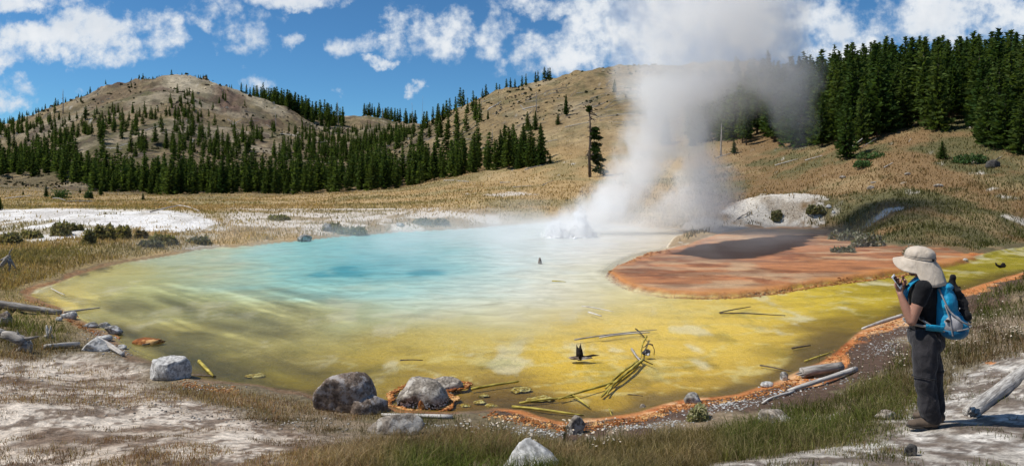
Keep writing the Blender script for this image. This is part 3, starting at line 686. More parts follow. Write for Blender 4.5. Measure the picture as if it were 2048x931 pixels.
HC = [(40, 345, 60, 22, 1.2), (0, 300, 60, 20, 1.1), (60, 268, 60, 12, 1.1), (130, 258, 60, 10, 1), (195, 250, 40, 9, .9), (245, 240, 30, 9, .8), (285, 232, 25, 8, .6), (125, 305, 14, 20, 1), (110, 328, 12, 10, 1), (205, 235, 25, 5, .5),
      (345, 225, 12, 12, .7), (372, 245, 16, 30, 1.1), (385, 215, 12, 12, .9), (330, 262, 8, 8, .6), (270, 268, 6, 5, .6), (205, 282, 7, 6, .7), (255, 275, 8, 6, .5), (395, 290, 18, 14, .9), (430, 300, 18, 12, .8), (460, 310, 20, 12, .9), (490, 285, 14, 9, .8),
      (350, 300, 14, 12, .6), (310, 290, 10, 8, .4), (280, 300, 10, 8, .4), (470, 262, 10, 6, .4), (440, 205, 12, 8, .4), (515, 282, 7, 8, .5), (545, 262, 7, 5, .5), (600, 262, 20, 8, .5), (640, 290, 30, 12, .9), (690, 300, 30, 14, 1), (730, 270, 20, 8, .9), (770, 285, 26, 12, 1), (800, 262, 20, 8, .8),
      (620, 318, 40, 8, .35), (540, 318, 40, 8, .3), (340, 325, 60, 8, .15), (230, 345, 40, 8, .2), (700, 325, 60, 8, .5), (665, 262, 12, 8, .7), (580, 300, 14, 8, .5)]
def left_trees(n, seed):
    rg = np.random.RandomState(seed); m = n*30; px = rg.uniform(-60, 850, m); Y = np.sqrt(rg.uniform(138**2, 330**2, m)); X = (px-1024)/F*Y
    row = HZ-F*(land(X, Y)-EYE)/Y; s_ = np.full(m, .0)
    for (a, b, sa, sb, am) in HC: s_ += am*np.exp(-.5*((px-a)/sa)**2-.5*((row-b)/sb)**2)
    s_ = np.clip((s_-.22)*1.3, .004, 1)*.8; k = np.where(rg.rand(m) < s_)[0]; out = []; cell = {}
    for i in k:
        md = 2.3*(Y[i]/120.0)**.5; key = (int(X[i]//4), int(Y[i]//4))
        if any((xx-X[i])**2+(yy-Y[i])**2 < md*md for a in (-1, 0, 1) for b in (-1, 0, 1) for (xx, yy) in cell.get((key[0]+a, key[1]+b), ())): continue
        cell.setdefault(key, []).append((X[i], Y[i])); out.append((X[i], Y[i], px[i]))
        if len(out) >= n: break
    return out
def d_right(px, Y, X):
    lo = np.interp(px, [1380, 1500, 1600, 1700, 1760, 1850, 1950, 2048, 2300], [92, 80, 68, 63, 60, 60, 58, 50, 47])
    lo = lo+5*float(fbm(np.array([px/60.]), np.array([1.]), 88, 3)[0]); hi = lo+np.interp(px, [1380, 1500, 1600, 1800, 2100], [25, 60, 75, 50, 38])
    if px < 1385 or Y < lo or Y > hi: return 0
    if px < 1560: return .45
    return 1 if Y < lo+18 else .75
trees = []
for (X, Y, px) in spread(600, (-60, 1088), (90, 190), d_front, 1.6, 1): trees.append([X, Y, px, 'front', rng.uniform(3.2, 6.3)])
for (X, Y, px) in left_trees(1050, 2): trees.append([X, Y, px, 'left', rng.uniform(3.2, 5.8)*(1-.25*float(sm(Y, 180, 260)))])
for (X, Y, px) in spread(640, (1385, 2230), (46, 175), d_right, 2.0, 3): trees.append([X, Y, px, 'right', rng.uniform(4.0, 7.9)])
# ridge-line trees
for px in list(np.concatenate([rng.uniform(520, 690, 60), rng.uniform(545, 660, 30)])): trees.append([None, rng.uniform(318, 350), px, 'ridge', rng.uniform(7, 10.5)])
for px in rng.uniform(720, 832, 32): trees.append([None, rng.uniform(385, 402), px, 'saddle', rng.uniform(6, 9)])
for px in list(rng.uniform(255, 470, 46)): trees.append([None, rng.uniform(312, 322), px, 'summit', rng.uniform(1.0, 2.4)])
for px in list(rng.uniform(20, 240, 30)): trees.append([None, rng.uniform(322, 332), px, 'shoulder', rng.uniform(1.4, 3.2)])
for px in list(rng.uniform(470, 530, 10)): trees.append([None, rng.uniform(312, 322), px, 'summit', rng.uniform(3.5, 6)])
for px in list(rng.uniform(835, 930, 16)): trees.append([None, rng.uniform(205, 222), px, 'edge', rng.uniform(4.5, 6.5)])
for px in (965, 972, 993, 999, 1013, 1021, 1030, 1044, 1052, 1071, 1076, 1089, 1096, 1100): trees.append([None, rng.uniform(203, 207), px, 'rightridge', rng.uniform(3, 4.6)])
for px in rng.uniform(835, 960, 26): trees.append([None, rng.uniform(112, 180), px, 'flank', rng.uniform(3.5, 6)])
for i, tr in enumerate(trees):
    if tr[0] is None: tr[0] = (tr[2]-1024)/F*tr[1]
XX = np.array([t_[0] for t_ in trees]); YY = np.array([t_[1] for t_ in trees]); ZZ = land(XX, YY)
LAB = {'front': ('dark green conifer in the dense forest belt at the foot of the left hill', 'conifers in the forest belt below the left hill'),
       'left': ('small conifer scattered up the slope of the rocky left hill', 'conifers scattered on the left hill'),
       'right': ('tall dark green conifer packed in the forest on the steep right slope', 'conifers of the forest on the right slope'),
       'flank': ('small conifer on the grassy left flank of the bare right hill', 'small conifers on the flank of the right hill')}
order = []
for i, tr in enumerate(trees):
    h = tr[4]; big = h/tr[1]
    vis = tr[3] in LAB and -20 < tr[2] < 2068
    if tr[3] == 'right':
        lo = np.interp(tr[2], [1380, 1500, 1600, 1700, 1760, 1850, 1950, 2048, 2300], [92, 80, 68, 63, 60, 60, 58, 50, 47])
        big *= 1.15 if tr[1] < lo+22 else .8
    order.append((-big if vis else 0, i))
order.sort()
IND = set(i for q, i in order[:268] if q < 0)
SV, SQ, SC, off = [], [], [], 0
for i, tr in enumerate(trees):
    x, y, z, h = XX[i], YY[i], ZZ[i], tr[4]
    if i in IND:
        lab, g = LAB[tr[3]]
        conifer(x, y, z, h, rng.uniform(.8, 1.2) if tr[3] != 'right' else rng.uniform(.85, 1.25), rng.randint(10), lab, g, rng.uniform(0, 6.28))
    else:
        V, Qd, Cc = LOWS[rng.randint(6)]; a = rng.uniform(0, 6.28); s = h/8; wv = rng.uniform(.85, 1.2)
        M = np.array([[math.cos(a), -math.sin(a), 0], [math.sin(a), math.cos(a), 0], [0, 0, 1]])
        SV.append((V@M.T)*np.array([s*wv, s*wv, s])+np.array([x, y, z])); SQ.append(Qd+off); off += len(V)
        tint = rng.uniform(.75, 1.25); SC.append(Cc*tint)
link('far_forest', mesh_np('far_forest', np.concatenate(SV), np.concatenate(SQ), needle, {'Col': np.concatenate(SC)}), kind='stuff',
     label='far off dark conifer woods on the hills and ridges', cat='forest')
# single trees one can point to: (px, base row, height px, width factor, variant, label)
for (px, row, hp, wf, v, lab) in [
    (1132, 232, 43, .9, 1, 'slim lone conifer standing mid slope on the bare right hill'),
    (1116, 250, 24, 1.2, 7, 'short bushy conifer just left of and below the lone slope tree'),
    (1055, 262, 38, 1.0, 4, 'left one of the pair of small conifers on the right hill'),
    (1071, 261, 38, 1.0, 7, 'right one of the pair of small conifers on the right hill'),
    (1100, 327, 20, 1.0, 2, 'tiny young conifer on the grass right of the forest belt end'),
    (1064, 333, 55, 1.2, 4, 'rounded conifer at the very right end of the forest belt'),
    (1040, 337, 50, 1.1, 2, 'bushy conifer second from the right end of the forest belt'),
    (950, 240, 28, 1.0, 0, 'small conifer high on the left flank of the right hill'),
    (952, 228, 24, .9, 3, 'slender conifer near the crest of the left flank of the right hill'),
    (976, 242, 22, .8, 5, 'narrow conifer beside the fallen logs on the right hill'),
    (881, 265, 32, 1.0, 6, 'conifer at the left edge of the bare right hill above the forest belt'),
    (1144, 152, 7, 1.0, 3, 'tiny conifer poking over the skyline left of the steam'),
    (1229, 186, 26, 1.1, 6, 'faint conifer on the hill seen through the edge of the steam'),
    (1332, 290, 60, 1.2, 4, 'hazy conifer behind the thin left part of the steam'),
    (1385, 292, 46, 1.0, 2, 'hazy conifer between the two columns of steam'),
    (1468, 307, 30, 1.1, 7, 'small bright green conifer at the foot of the right forest edge'),
    (1183+1660-1150, 318, 110, 1.1, 9, 'young conifer with yellow green top at the forest edge behind the leaning log'),
    (1885, 319, 36, 1.5, 7, 'small bushy conifer alone in the brown meadow on the right'),
    (1965, 282, 66, 1.0, 9, 'narrow young conifer in front of the forest near the right edge'),
    (2012, 298, 130, 1.3, 4, 'broad olive green conifer at the right edge of the meadow'),
    (2046, 308, 120, 1.3, 7, 'broad conifer cut off by the right edge of the photo'),
    (1768, 265, 115, 1.3, 2, 'wide dark conifer reaching down to the meadow in the middle of the right forest'),
    (92, 394, 25, 1.1, 0, 'small upright conifer in the golden meadow at the left'),
    (160, 388, 14, 1.0, 3, 'thin sapling in the meadow right of the low bushes'),
    (0, 420, 26, 1.2, 7, 'small conifer cut off by the left edge of the photo'),
    (202, 392, 26, 1.0, 1, 'young conifer standing in front of the left end of the forest belt'),
    (46, 389, 8, 1.4, 7, 'tiny round pine seedling beside the meadow deadfall'),
    (286, 400, 14, 1.3, 4, 'low seedling in front of the forest belt edge'),
    (567, 389, 12, 1.0, 1, 'tiny seedling in the golden meadow below the forest belt'),
    (818, 362, 34, 1.1, 2, 'young pale green conifer in front of the forest belt near the hill foot')]:
    x, y, z = ground(px, row, 25); conifer(x, y, z, hp/F*y, wf, v, lab, None, px*.1)

# ---------------------------------------------------------------- dead trees and snags
def snag(px, row, top_px, top_row, r0, label, nbr=8, ymin=25, mat=None, name='dead_tree', brl=1.0):
    x, y, z = ground(px, row, ymin)
    tx = (top_px-1024)/F*y; tz = EYE-(top_row-HZ)/F*y
    o = link(name, None, loc=(x, y, z), label=label, cat='dead tree')
    h = tz-z; dx = tx-x
    V, T = tube([(0, 0, -.3), (dx*.3, .05, h*.3), (dx*.68, -.04, h*.7), (dx, 0, h)], [r0*1.25, r0, r0*.65, r0*.18], 8, rough=.2, seed=int(px))
    link('trunk', mesh_np('trunk', V, T, mat or snag_mat, smooth=True), o)
    rg = np.random.RandomState(int(px)); parts = []
    for b in range(nbr):
        k = rg.uniform(.35, .95); a = rg.uniform(0, 6.28); L = h*rg.uniform(.05, .12)*(1.2-k)*1.6*brl
        p0 = np.array([dx*k, 0, h*k]); p1 = p0+np.array([math.cos(a)*L, math.sin(a)*L, L*rg.uniform(-.5, .3)])
        parts.append(tube([p0, (p0+p1)/2+[0, 0, -.03*L], p1], [r0*.28, r0*.2, r0*.08], 5))
    if parts:
        V, T = join(parts); link('branches', mesh_np('branches', V, T, mat or snag_mat), o)
    return o
SN = [(843, 237, 846, 190, .10, 'bare grey snag standing on the left flank of the right hill'),
      (677, 252, 675, 200, .16, 'tall thin dead trunk rising above the saddle between the hills'),
      (961, 237, 963, 193, .09, 'leaning grey snag beside the crossed logs on the right hill'),
      (984, 288, 985, 258, .07, 'short dead stub on the lower grass of the right hill'),
      (1073, 224, 1072, 182, .10, 'pale bare trunk standing upright near the top of the right hill'),
      (1790, 168, 1777, 90, .13, 'white dead trunk leaning left in the top of the right forest'),
      (1951, 212, 1945, 124, .10, 'thin white dead trunk inside the dark forest at the far right'),
      (1442, 312, 1443, 246, .09, 'spindly dead tree with short twigs at the forest edge right of the steam'),
      (126, 228, 126, 178, .2, 'dead pole standing on the left shoulder of the left hill'),
      (935, 205, 933, 180, .12, 'small dead tree on the skyline of the right hill'),
      (552, 255, 551, 222, .12, 'dead pole among the trees on the slope right of the summit'),
      (826, 262, 824, 205, .12, 'slim dead pole where the two hills meet'),
      (765, 240, 765, 216, .16, 'thin bare pole among the trees of the saddle'),
      (1708, 118, 1702, 96, .07, 'dead pointed treetop above the canopy of the right forest')]
for (px, row, tx_, tr_, r0, lab) in SN: snag(px, row, tx_, tr_, r0, lab, 9)
# the gnarled half-dead tree left of the steam
gx, gy, gzz = ground(1180, 354, 25)
gs = gy/F
o = link('gnarled_tree', None, loc=(gx, gy, gzz), label='tall gnarled half dead tree with foliage on its right side left of the steam', cat='tree')
Hh = 143*gs
V, T = tube([(0, 0, -.3), (-.01*Hh, 0, .25*Hh), (.01*Hh, .1, .6*Hh), (-.01*Hh, 0, Hh)], [.024*Hh, .019*Hh, .015*Hh, .007*Hh], 9, rough=.25, seed=3)
tk = link('trunk', mesh_np('trunk', V, T, bark, smooth=True), o)
rg = np.random.RandomState(5); prt = []; LV = []; LC = []
for b in range(52):
    k = rg.uniform(.12, .97); right = rg.rand() < .68
    a = rg.normal(0, .6) if right else rg.uniform(2.2, 4.1)
    L = Hh*(rg.uniform(.10, .22) if right else rg.uniform(.03, .08))*(1.25-.75*k)
    p0 = np.array([0, 0, Hh*k]); p1 = p0+np.array([math.cos(a)*L, math.sin(a)*L, -L*rg.uniform(-.1, .55)])
    prt.append(tube([p0, (p0+p1)/2+[0, 0, .05*L], p1], [.009*Hh, .006*Hh, .002*Hh], 5))
    if (right and (k < .75) and rg.rand() < .9) or k > .93:
        for q in range(80):
            w_ = rg.uniform(.3, 1.05) if k < .93 else rg.uniform(0, .7)
            c = p0+(p1-p0)*w_+rg.normal(0, .013*Hh, 3)*[1, 1, .8]; lf = .46*rg.uniform(.6, 1.2)
            d = rg.normal(0, 1, 3)+[.6, 0, -.5]; d /= np.linalg.norm(d); sd = np.cross(d, rg.normal(0, 1, 3)); sd /= np.linalg.norm(sd)
            LV += [c-d*lf*.5, c+sd*lf*.22, c+d*lf*.6, c-sd*lf*.22]; LC += [(rg.uniform(.5, 1.0),)*3]*4
V, T = join(prt); link('branches', mesh_np('branches', V, T, bark), o)
n_ = len(LV)//4; link('foliage', mesh_np('foliage', np.array(LV), np.arange(n_*4).reshape(n_, 4), needle, {'Col': np.array(LC)}), o)

# ---------------------------------------------------------------- shrubs
def shrub(px, row, wpx, hpx, mat, label, name='shrub', cat='shrub', seed=0, n=900, leaf=.12, ymin=15, dark=1.0, group=None, lobes=5):
    x, y, z = ground(px, row, ymin); s = y/F; W_, H_ = wpx*s/2, hpx*s
    rg = np.random.RandomState(seed+int(px)); V = []; Cc = []
    lc = [(rg.uniform(-.65, .65), rg.uniform(-.6, .6), rg.uniform(.35, .6)) for _ in range(lobes)]
    for i in range(n):
        l = lc[i % lobes]; p = rg.normal(0, 1, 3); p /= np.linalg.norm(p); rr = rg.uniform(.5, 1)**.5
        c = np.array([(l[0]+p[0]*rr*l[2])*W_, (l[1]+p[1]*rr*l[2])*W_*.8, abs(p[2])*rr*H_*(l[2]+.45)])
        if rg.rand() < .5: c[2] *= rg.rand()
        d = p*.8+rg.normal(0, .5, 3)+[0, 0, .5]; d /= np.linalg.norm(d); sd = np.cross(d, rg.normal(0, 1, 3)); sd /= np.linalg.norm(sd)+1e-6
        lf = leaf*rg.uniform(.6, 1.3)
        V += [c-d*lf*.5, c+sd*lf*.25, c+d*lf*.6, c-sd*lf*.25]; b_ = rg.uniform(.6, 1.3)*dark; Cc += [(b_, b_*rg.uniform(.9, 1.1), b_)]*4
    o = link(name, None, loc=(x, y, z-.02), label=label, cat=cat, group=group)
    link('foliage', mesh_np('foliage', np.array(V), np.arange(n*4).reshape(n, 4), mat, {'Col': np.array(Cc)}), o)
    pr = []
    for b in range(7):
        l = lc[b % lobes]; pr.append(tube([(0, 0, -.05), (l[0]*W_*.4, l[1]*W_*.3, H_*.3), (l[0]*W_*.9, l[1]*W_*.7, H_*.6)], [.03*H_+.01, .02*H_+.005, .006], 5))
    V, T = join(pr); link('stems', mesh_np('stems', V, T, bark), o); return o
juniper = leaf_mat('juniper_foliage', (.06, .11, .04), (.10, .16, .06))
sage = leaf_mat('sagebrush_foliage', (.20, .20, .15), (.30, .29, .22), trans=.3)
tuftm = leaf_mat('pale_tuft', (.34, .33, .18), (.44, .42, .25), trans=.35)
brownish = leaf_mat('dry_brush_foliage', (.22, .18, .11), (.32, .26, .15), trans=.3)
oliveb = leaf_mat('olive_brush_foliage', (.20, .19, .10), (.30, .27, .15), trans=.35)
for a in [(1740, 318, 58, 14, juniper, 'flat green juniper mat on the right meadow, upper one of two'),
          (1727, 333, 48, 14, juniper, 'flat green juniper mat on the right meadow, lower one of two'),
          (1942, 325, 62, 20, juniper, 'low spreading juniper beside the flat stone on the right meadow'),
          (125, 396, 46, 20, juniper, 'cluster of dark green bushes behind the meadow deadfall'),
          (178, 396, 14, 16, juniper, 'small grey green bush near the fallen trunk in the meadow'),
          (180, 489, 32, 34, oliveb, 'dark upright bush at the foot of the white bank'),
          (126, 470, 42, 30, oliveb, 'rounded olive bush on the face of the white bank'),
          (62, 476, 34, 16, oliveb, 'low bush on the left end of the white bank'),
          (152, 460, 24, 14, oliveb, 'small dark bush high on the white bank between two larger bushes'),
          (205, 480, 44, 34, oliveb, 'ragged bush right of the dark upright bush on the white bank'),
          (245, 476, 36, 26, oliveb, 'sparse bush in the middle of the white bank'),
          (330, 486, 60, 18, oliveb, 'spreading green bush at the right end of the white bank foot'),
          (285, 476, 30, 18, brownish, 'dry brush clump on the white bank slope'),
          (20, 490, 40, 26, oliveb, 'bush at the left edge below the white bank'),
          (400, 487, 50, 14, sage, 'grey green brush on the shore right of the white bank'),
          (300, 492, 50, 12, sage, 'grey green brush lining the grassy shore'),
          (1555, 441, 24, 22, oliveb, 'small round bush below the white sinter mound'),
          (1630, 430, 34, 18, oliveb, 'green bush on the right foot of the white sinter mound'),
          (1688, 504, 50, 12, sage, 'low grey brush clump on the orange flat'),
          (1730, 492, 80, 30, sage, 'pale grey scrub beside the orange flat'),
          (1690, 480, 60, 22, sage, 'pale grey scrub left of the larger grey scrub'),
          (1830, 508, 70, 16, sage, 'low grey brush behind the tan sun hat'),
          (860, 450, 80, 14, sage, 'hazy green brush on the far shore'),
          (670, 460, 50, 16, oliveb, 'green brush around the grey boulder on the far shore'),
          (700, 466, 70, 14, oliveb, 'low green brush at the water line of the far shore'),
          (555, 440, 50, 12, oliveb, 'olive brush patch on the pale far bank'),
          (1210, 420, 60, 14, brownish, 'dry brush behind the boiling fountain'),
          (1400, 838, 62, 34, tuftm, 'round pale green tuft on the near bank among the dark grass')]:
    nearb = a[1] > 700
    shrub(*a, n=1500 if nearb else 800, leaf=.07 if nearb else .2, ymin=4 if nearb else 15)

# brush, rubble and deadfall that dapple the far hillsides: nobody could count them
def hill_litter():
    rg = np.random.RandomState(77); n = 15000
    px = rg.uniform(-60, 1700, n); Y = 1/rg.uniform(1/345, 1/108, n); X = (px-1024)/F*Y
    cl = fbm(X/16, Y/16, 701, 4)+.5*fbm(X/4, Y/4, 711, 3)
    k = (rg.rand(n) < sm(cl, -.12, .28)*np.where(px > 860, .55, 1)) & ~((px > 1350) & (Y < 120)); X, Y, px = X[k], Y[k], px[k]; z = land(X, Y); n = len(X)
    V, T, C_ = [], [], []; base = np.array([[-.5, 0, 0], [.5, 0, 0], [.35, .1, .8], [-.3, -.1, 1.0], [0, -.5, 0], [0, .5, 0], [.1, .3, .85], [-.1, -.35, .7]]); Q0 = np.array([[0, 1, 2, 3], [4, 5, 6, 7]])
    for i in range(n):
        s_ = Y[i]*rg.uniform(.0012, .0042); a = rg.uniform(0, 6.28); ca, sa = math.cos(a), math.sin(a)
        v = base*[s_*rg.uniform(.8, 1.8), s_*rg.uniform(.8, 1.6), s_*rg.uniform(.5, 1.0)]
        V.append(np.stack([v[:, 0]*ca-v[:, 1]*sa, v[:, 0]*sa+v[:, 1]*ca, v[:, 2]], 1)+[X[i], Y[i], z[i]-.02]); T.append(Q0+8*i)
        q = rg.rand(); c = (.055, .06, .03) if q < .45 else ((.11, .09, .05) if q < .75 else ((.16, .12, .095) if q < .9 else (.42, .38, .33)))
        C_.append(np.tile(np.array(c)*rg.uniform(.7, 1.3), (8, 1)))
    link('hillside_brush', mesh_np('hillside_brush', np.concatenate(V), np.concatenate(T), leaf_mat('brush', (0, 0, 0), (0, 0, 0), vcol=True, trans=.1), {'Col': np.concatenate(C_)}), kind='stuff', label='low brush and rubble dotted over the hillsides', cat='brush')
    parts = []; m_ = 900; px = rg.uniform(60, 1500, m_); Y = 1/rg.uniform(1/300, 1/112, m_); X = (px-1024)/F*Y; ok = rg.rand(m_) < sm(fbm(X/30, Y/30, 721, 3), -.1, .2); X, Y = X[ok], Y[ok]
    for x, y in zip(X, Y):
        L = rg.uniform(2, 7); a = rg.normal(.25, .5); x1, y1 = x+math.cos(a)*L, y+math.sin(a)*L*1.2; r_ = y*.00042*rg.uniform(.7, 1.4)
        za, zb = land(np.array([x, x1]), np.array([y, y1])); parts.append(tube([(x, y, za+r_), (x1, y1, zb+r_*1.5)], [r_, r_*.5], 5))
    V, T = join(parts); link('hillside_deadfall', mesh_np('hillside_deadfall', V, T, grey_wood), kind='stuff', label='countless fallen grey trunks lying on the far slopes', cat='deadfall')
hill_litter()
# ---------------------------------------------------------------- grass (countless: stuff)
grass_m = leaf_mat('grass_blades', (0, 0, 0), (0, 0, 0), vcol=True, trans=.3)
def blades(name, X, Y, Z, Hh, Wd, C_, lean, seed, label, tipc=1.25):
    rg = np.random.RandomState(seed); n = len(X)
    a = rg.uniform(0, 6.283, n); b = rg.uniform(0, 6.283, n)
    wx, wy = np.cos(a)*Wd/2, np.sin(a)*Wd/2
    ln = lean*Hh*rg.uniform(.2, 1.3, n); lx, ly = np.cos(b)*ln, np.sin(b)*ln
    P = np.empty((n, 5, 3))
    P[:, 0] = np.stack([X-wx, Y-wy, Z-.02], 1); P[:, 1] = np.stack([X+wx, Y+wy, Z-.02], 1)
    P[:, 2] = np.stack([X-wx*.75+lx*.32, Y-wy*.75+ly*.32, Z+Hh*.55], 1); P[:, 3] = np.stack([X+wx*.75+lx*.32, Y+wy*.75+ly*.32, Z+Hh*.55], 1)
    P[:, 4] = np.stack([X+lx, Y+ly, Z+Hh*(1-.25*lean)], 1)
    base = (np.arange(n)*5)[:, None]
    T = np.concatenate([base+[0, 1, 3], base+[0, 3, 2], base+[2, 3, 4]])
    cc = np.repeat(C_[:, None, :], 5, 1)
    return link(name, mesh_np(name, P.reshape(-1, 3), T, grass_m, {'Col': cc.reshape(-1, 3)}), kind='stuff', label=label, cat='grass')
def scr_sample(n, pxr, yr, seed):
    rg = np.random.RandomState(seed); px = rg.uniform(*pxr, n)
    iv = rg.uniform(1/yr[1]**1.0, 1/yr[0]**1.0, n); Y = 1/iv
    return (px-1024)/F*Y, Y, px, rg
log_wood = wood_mat('cracked_log_wood', (.20, .18, .16), (.60, .57, .52), (1.2, 18, 18), .02)
# --- near bank
X, Y, px, rg = scr_sample(520000, (-160, 2230), (4.3, 30), 1)
z, d, ds, pud, px = land(X, Y, True)
row = HZ-F*(z-EYE)/Y
f1 = fbm(X/1.3, Y/1.3, 601, 4); f2 = fbm(X/.35, Y/.35, 611, 3); f3 = fbm(X/3.5, Y/3.5, 621, 3)
dl = sdf(X, Y, LEFT_BARE)+fbm(X/1.2, Y/1.2, 111, 5)*.6; lb = 1-sm(dl, -.3, .5); pm = path_mask(px, row, X, Y, fbm(X/1.2, Y/1.2, 111, 5))
om = np.clip(sm(px, 960, 1040)*.9+.1+.55*(1-sm(px, 90, 330)), 0, 1)
wet = .12+om*sm(px, 900, 1000)*1.2*(1+f3)*np.clip(Y/12, .8, 1.4)*(1-.6*sm(px, 1750, 1900))
den = sm(d, wet, wet+.35)*(.15+.85*sm(f1+f2*.8, -.25, .12))
den = den*(1-lb*(1-.34*sm(f1+f2, .05, .4)))*(1-pm*(1-.16*sm(f2+f1, .1, .35)))
farright = sm(px, 1880, 1960)*sm(row, 560, 700)
den = den*(1-.35*sm(px, 1950, 2100))
keep = (rg.rand(len(X)) < den) & (row > 440)
X, Y, z, px, row, d, f1, f2, f3, lb, pm, om = [q[keep] for q in (X, Y, z, px, row, d, f1, f2, f3, lb, pm, om)]
n = len(X); rnd = rg.rand(n)[:, None]; r2 = rg.rand(n)
c = C3(n, (.20, .16, .085))
c = lerp(c, (.27, .15, .085), sm(f1+f2*.5+(r2-.5)*.8, -.1, .35))
green = sm(px, 680, 860)*(1-.45*sm(px, 1080, 1140)*(1-sm(px, 1400, 1520)))*sm(row, 780, 830)
green = np.clip(green+sm(px, 1400, 1500)*.8*(1-sm(row, 850, 900)*.7)+(1-sm(px, 110, 220))*sm(row, 600, 640)*(1-sm(row, 690, 720))+.6*sm(px, 1500, 1560), 0, 1)
c = lerp(c, lerp(C3(n, (.07, .105, .022)), (.14, .17, .035), r2), green*sm(f3+f1*.5+(r2-.5)*.7, -.35, .2))
c = c*(.62+.5*sm(fbm(X/.5, Y/.7, 641, 4)+.3*f1, -.3, .3))[:, None]*(1-.18*sm(px, 700, 1100))[:, None]
strawc = sm(f1-f2*.3+(rg.rand(n)-.5)*1.0, .18, .5)*.85
c = lerp(c, (.42, .32, .18), strawc*(1-.5*green))
gold = (1-sm(px, 150, 500))*(1-sm(row, 600, 650))
c = lerp(c, lerp(C3(n, (.54, .40, .24)), (.30, .26, .12), sm(f1+f3, .1, .45)), gold)
c = c*rg.uniform(.6, 1.35, (n, 1))
hg = (.022+.11*rg.rand(n)**2.2)*(1+.9*green+.7*sm(f1, 0, .4))*(1-.5*lb)*(1-.6*pm)*(.5+.5*sm(d, .3, 1.5))*np.clip(Y/9, .85, 1.7)
blades('bank_grass', X, Y, z, hg, np.clip(Y*.00075, .0045, .03)*rg.uniform(.5, 1.3, n), c, .85, 2, 'tangled brown and green grass on the bank in front of the pool')
# --- meadows beyond the pool
X, Y, px, rg = scr_sample(330000, (-120, 2200), (18, 125), 3)
z, d, ds, pud, px = land(X, Y, True)
row = HZ-F*(z-EYE)/Y
f1 = fbm(X/6, Y/6, 101, 5); f2 = fbm(X/1.2, Y/1.2, 111, 5); f3 = fbm(X/12, Y/12, 631, 3)
wb = white_bank(px, Y, f1)*sm(f2*.7+f1*.5+(Y-32.0)*.10, -.22, .04)*(1-.5*sm(fbm(X/1.1, Y/1.3, 197, 5)+(34.5-Y)*.07, .06, .22))
pale = sm(Y, 33, 37)*(1-sm(Y+f1*6, 46, 54))*sm(px, 420, 480)*(1-sm(px, 960, 1060))*sm(f2+f1*.5, -.22, .1)
mo = np.exp(-((px-1575)/75)**2-((Y-45)/2.6)**2)+np.exp(-((px-1490)/60)**2-((Y-45.5)/2)**2)*.7+.6*np.exp(-((px-1790)/45)**2-((Y-38.5)/1.0)**2)+.55*np.exp(-((px-2030)/40)**2-((Y-36)/1.0)**2)
mo = sm(mo+f2*.45, .42, .7); sp = sm(np.exp(-((px-1430)/75)**2-((Y-41.5)/3.4)**2)+f2*.3, .3, .6)
pth = (1-sm(np.abs(Y-(50.5+f1*1.5)), .4, 1.1))*sm(px, 440, 480)*(1-sm(px, 760, 860))
near = (Y < 26) & (px > 400) & (row > 560)
den = sm(d, .25, .9)*(1-wb*.985)*(1-pale*.88)*(1-mo*.80)*(1-sp*.95)*(1-pth)*(.6+.4*sm(f2, -.2, .2))
den = den*np.where((px > 1150) & (Y > 70), .45, 1)*np.where(near, 0, 1)*(sdf(X, Y, SHOREW) > .1)
keep = rg.rand(len(X)) < den
X, Y, z, px, row, d, f1, f2, f3 = [q[keep] for q in (X, Y, z, px, row, d, f1, f2, f3)]
n = len(X); r2 = rg.rand(n)
c = C3(n, (.44, .31, .15)); c = lerp(c, (.27, .225, .10), sm(f1+(r2-.5)*.3, -.05, .3)*.9); c = lerp(c, (.52, .40, .22), sm(f3+(r2-.5)*.4, .05, .4)*.8)
rm = sm(px, 1000, 1450)
c = lerp(c, lerp(lerp(C3(n, (.20, .125, .055)), (.11, .105, .04), sm(f1+f2*.4, -.15, .25)), (.32, .22, .10), sm(f3+(r2-.5)*.5, .08, .4)*.8), rm)
wetg = (1-sm(d+2*f1+2*f2, .8, 4.5))*sm(f2+(r2-.5)*.5+.15, -.2, .2)*(.35+.65*sm(px, 500, 620))*.8
c = lerp(c, lerp(C3(n, (.10, .10, .04)), (.055, .07, .02), rm), wetg*.75)
beach = (1-sm(np.abs(px-540), 60, 150))*(1-sm(np.abs(Y-34), 2, 4))+(1-sm(np.abs(px-950), 30, 60))*(1-sm(np.abs(Y-47), 3, 5))+(1-sm(np.abs(px-1740), 35, 60))*(1-sm(np.abs(Y-38.5), 1, 2.5))
c = lerp(c, (.52, .38, .2), np.clip(beach, 0, 1)*sm(f2, -.3, .1)*.9)
c = c*rg.uniform(.65, 1.3, (n, 1))
hg = (.06+.18*rg.rand(n)**1.8)*(1+.5*sm(f2, 0, .4))*np.where(wetg > .4, 1.3, 1)
blades('meadow_grass', X, Y, z, hg, Y*.00115*rg.uniform(.6, 1.4, n), c, .5, 4, 'golden and olive meadow grass around the far side of the pool')

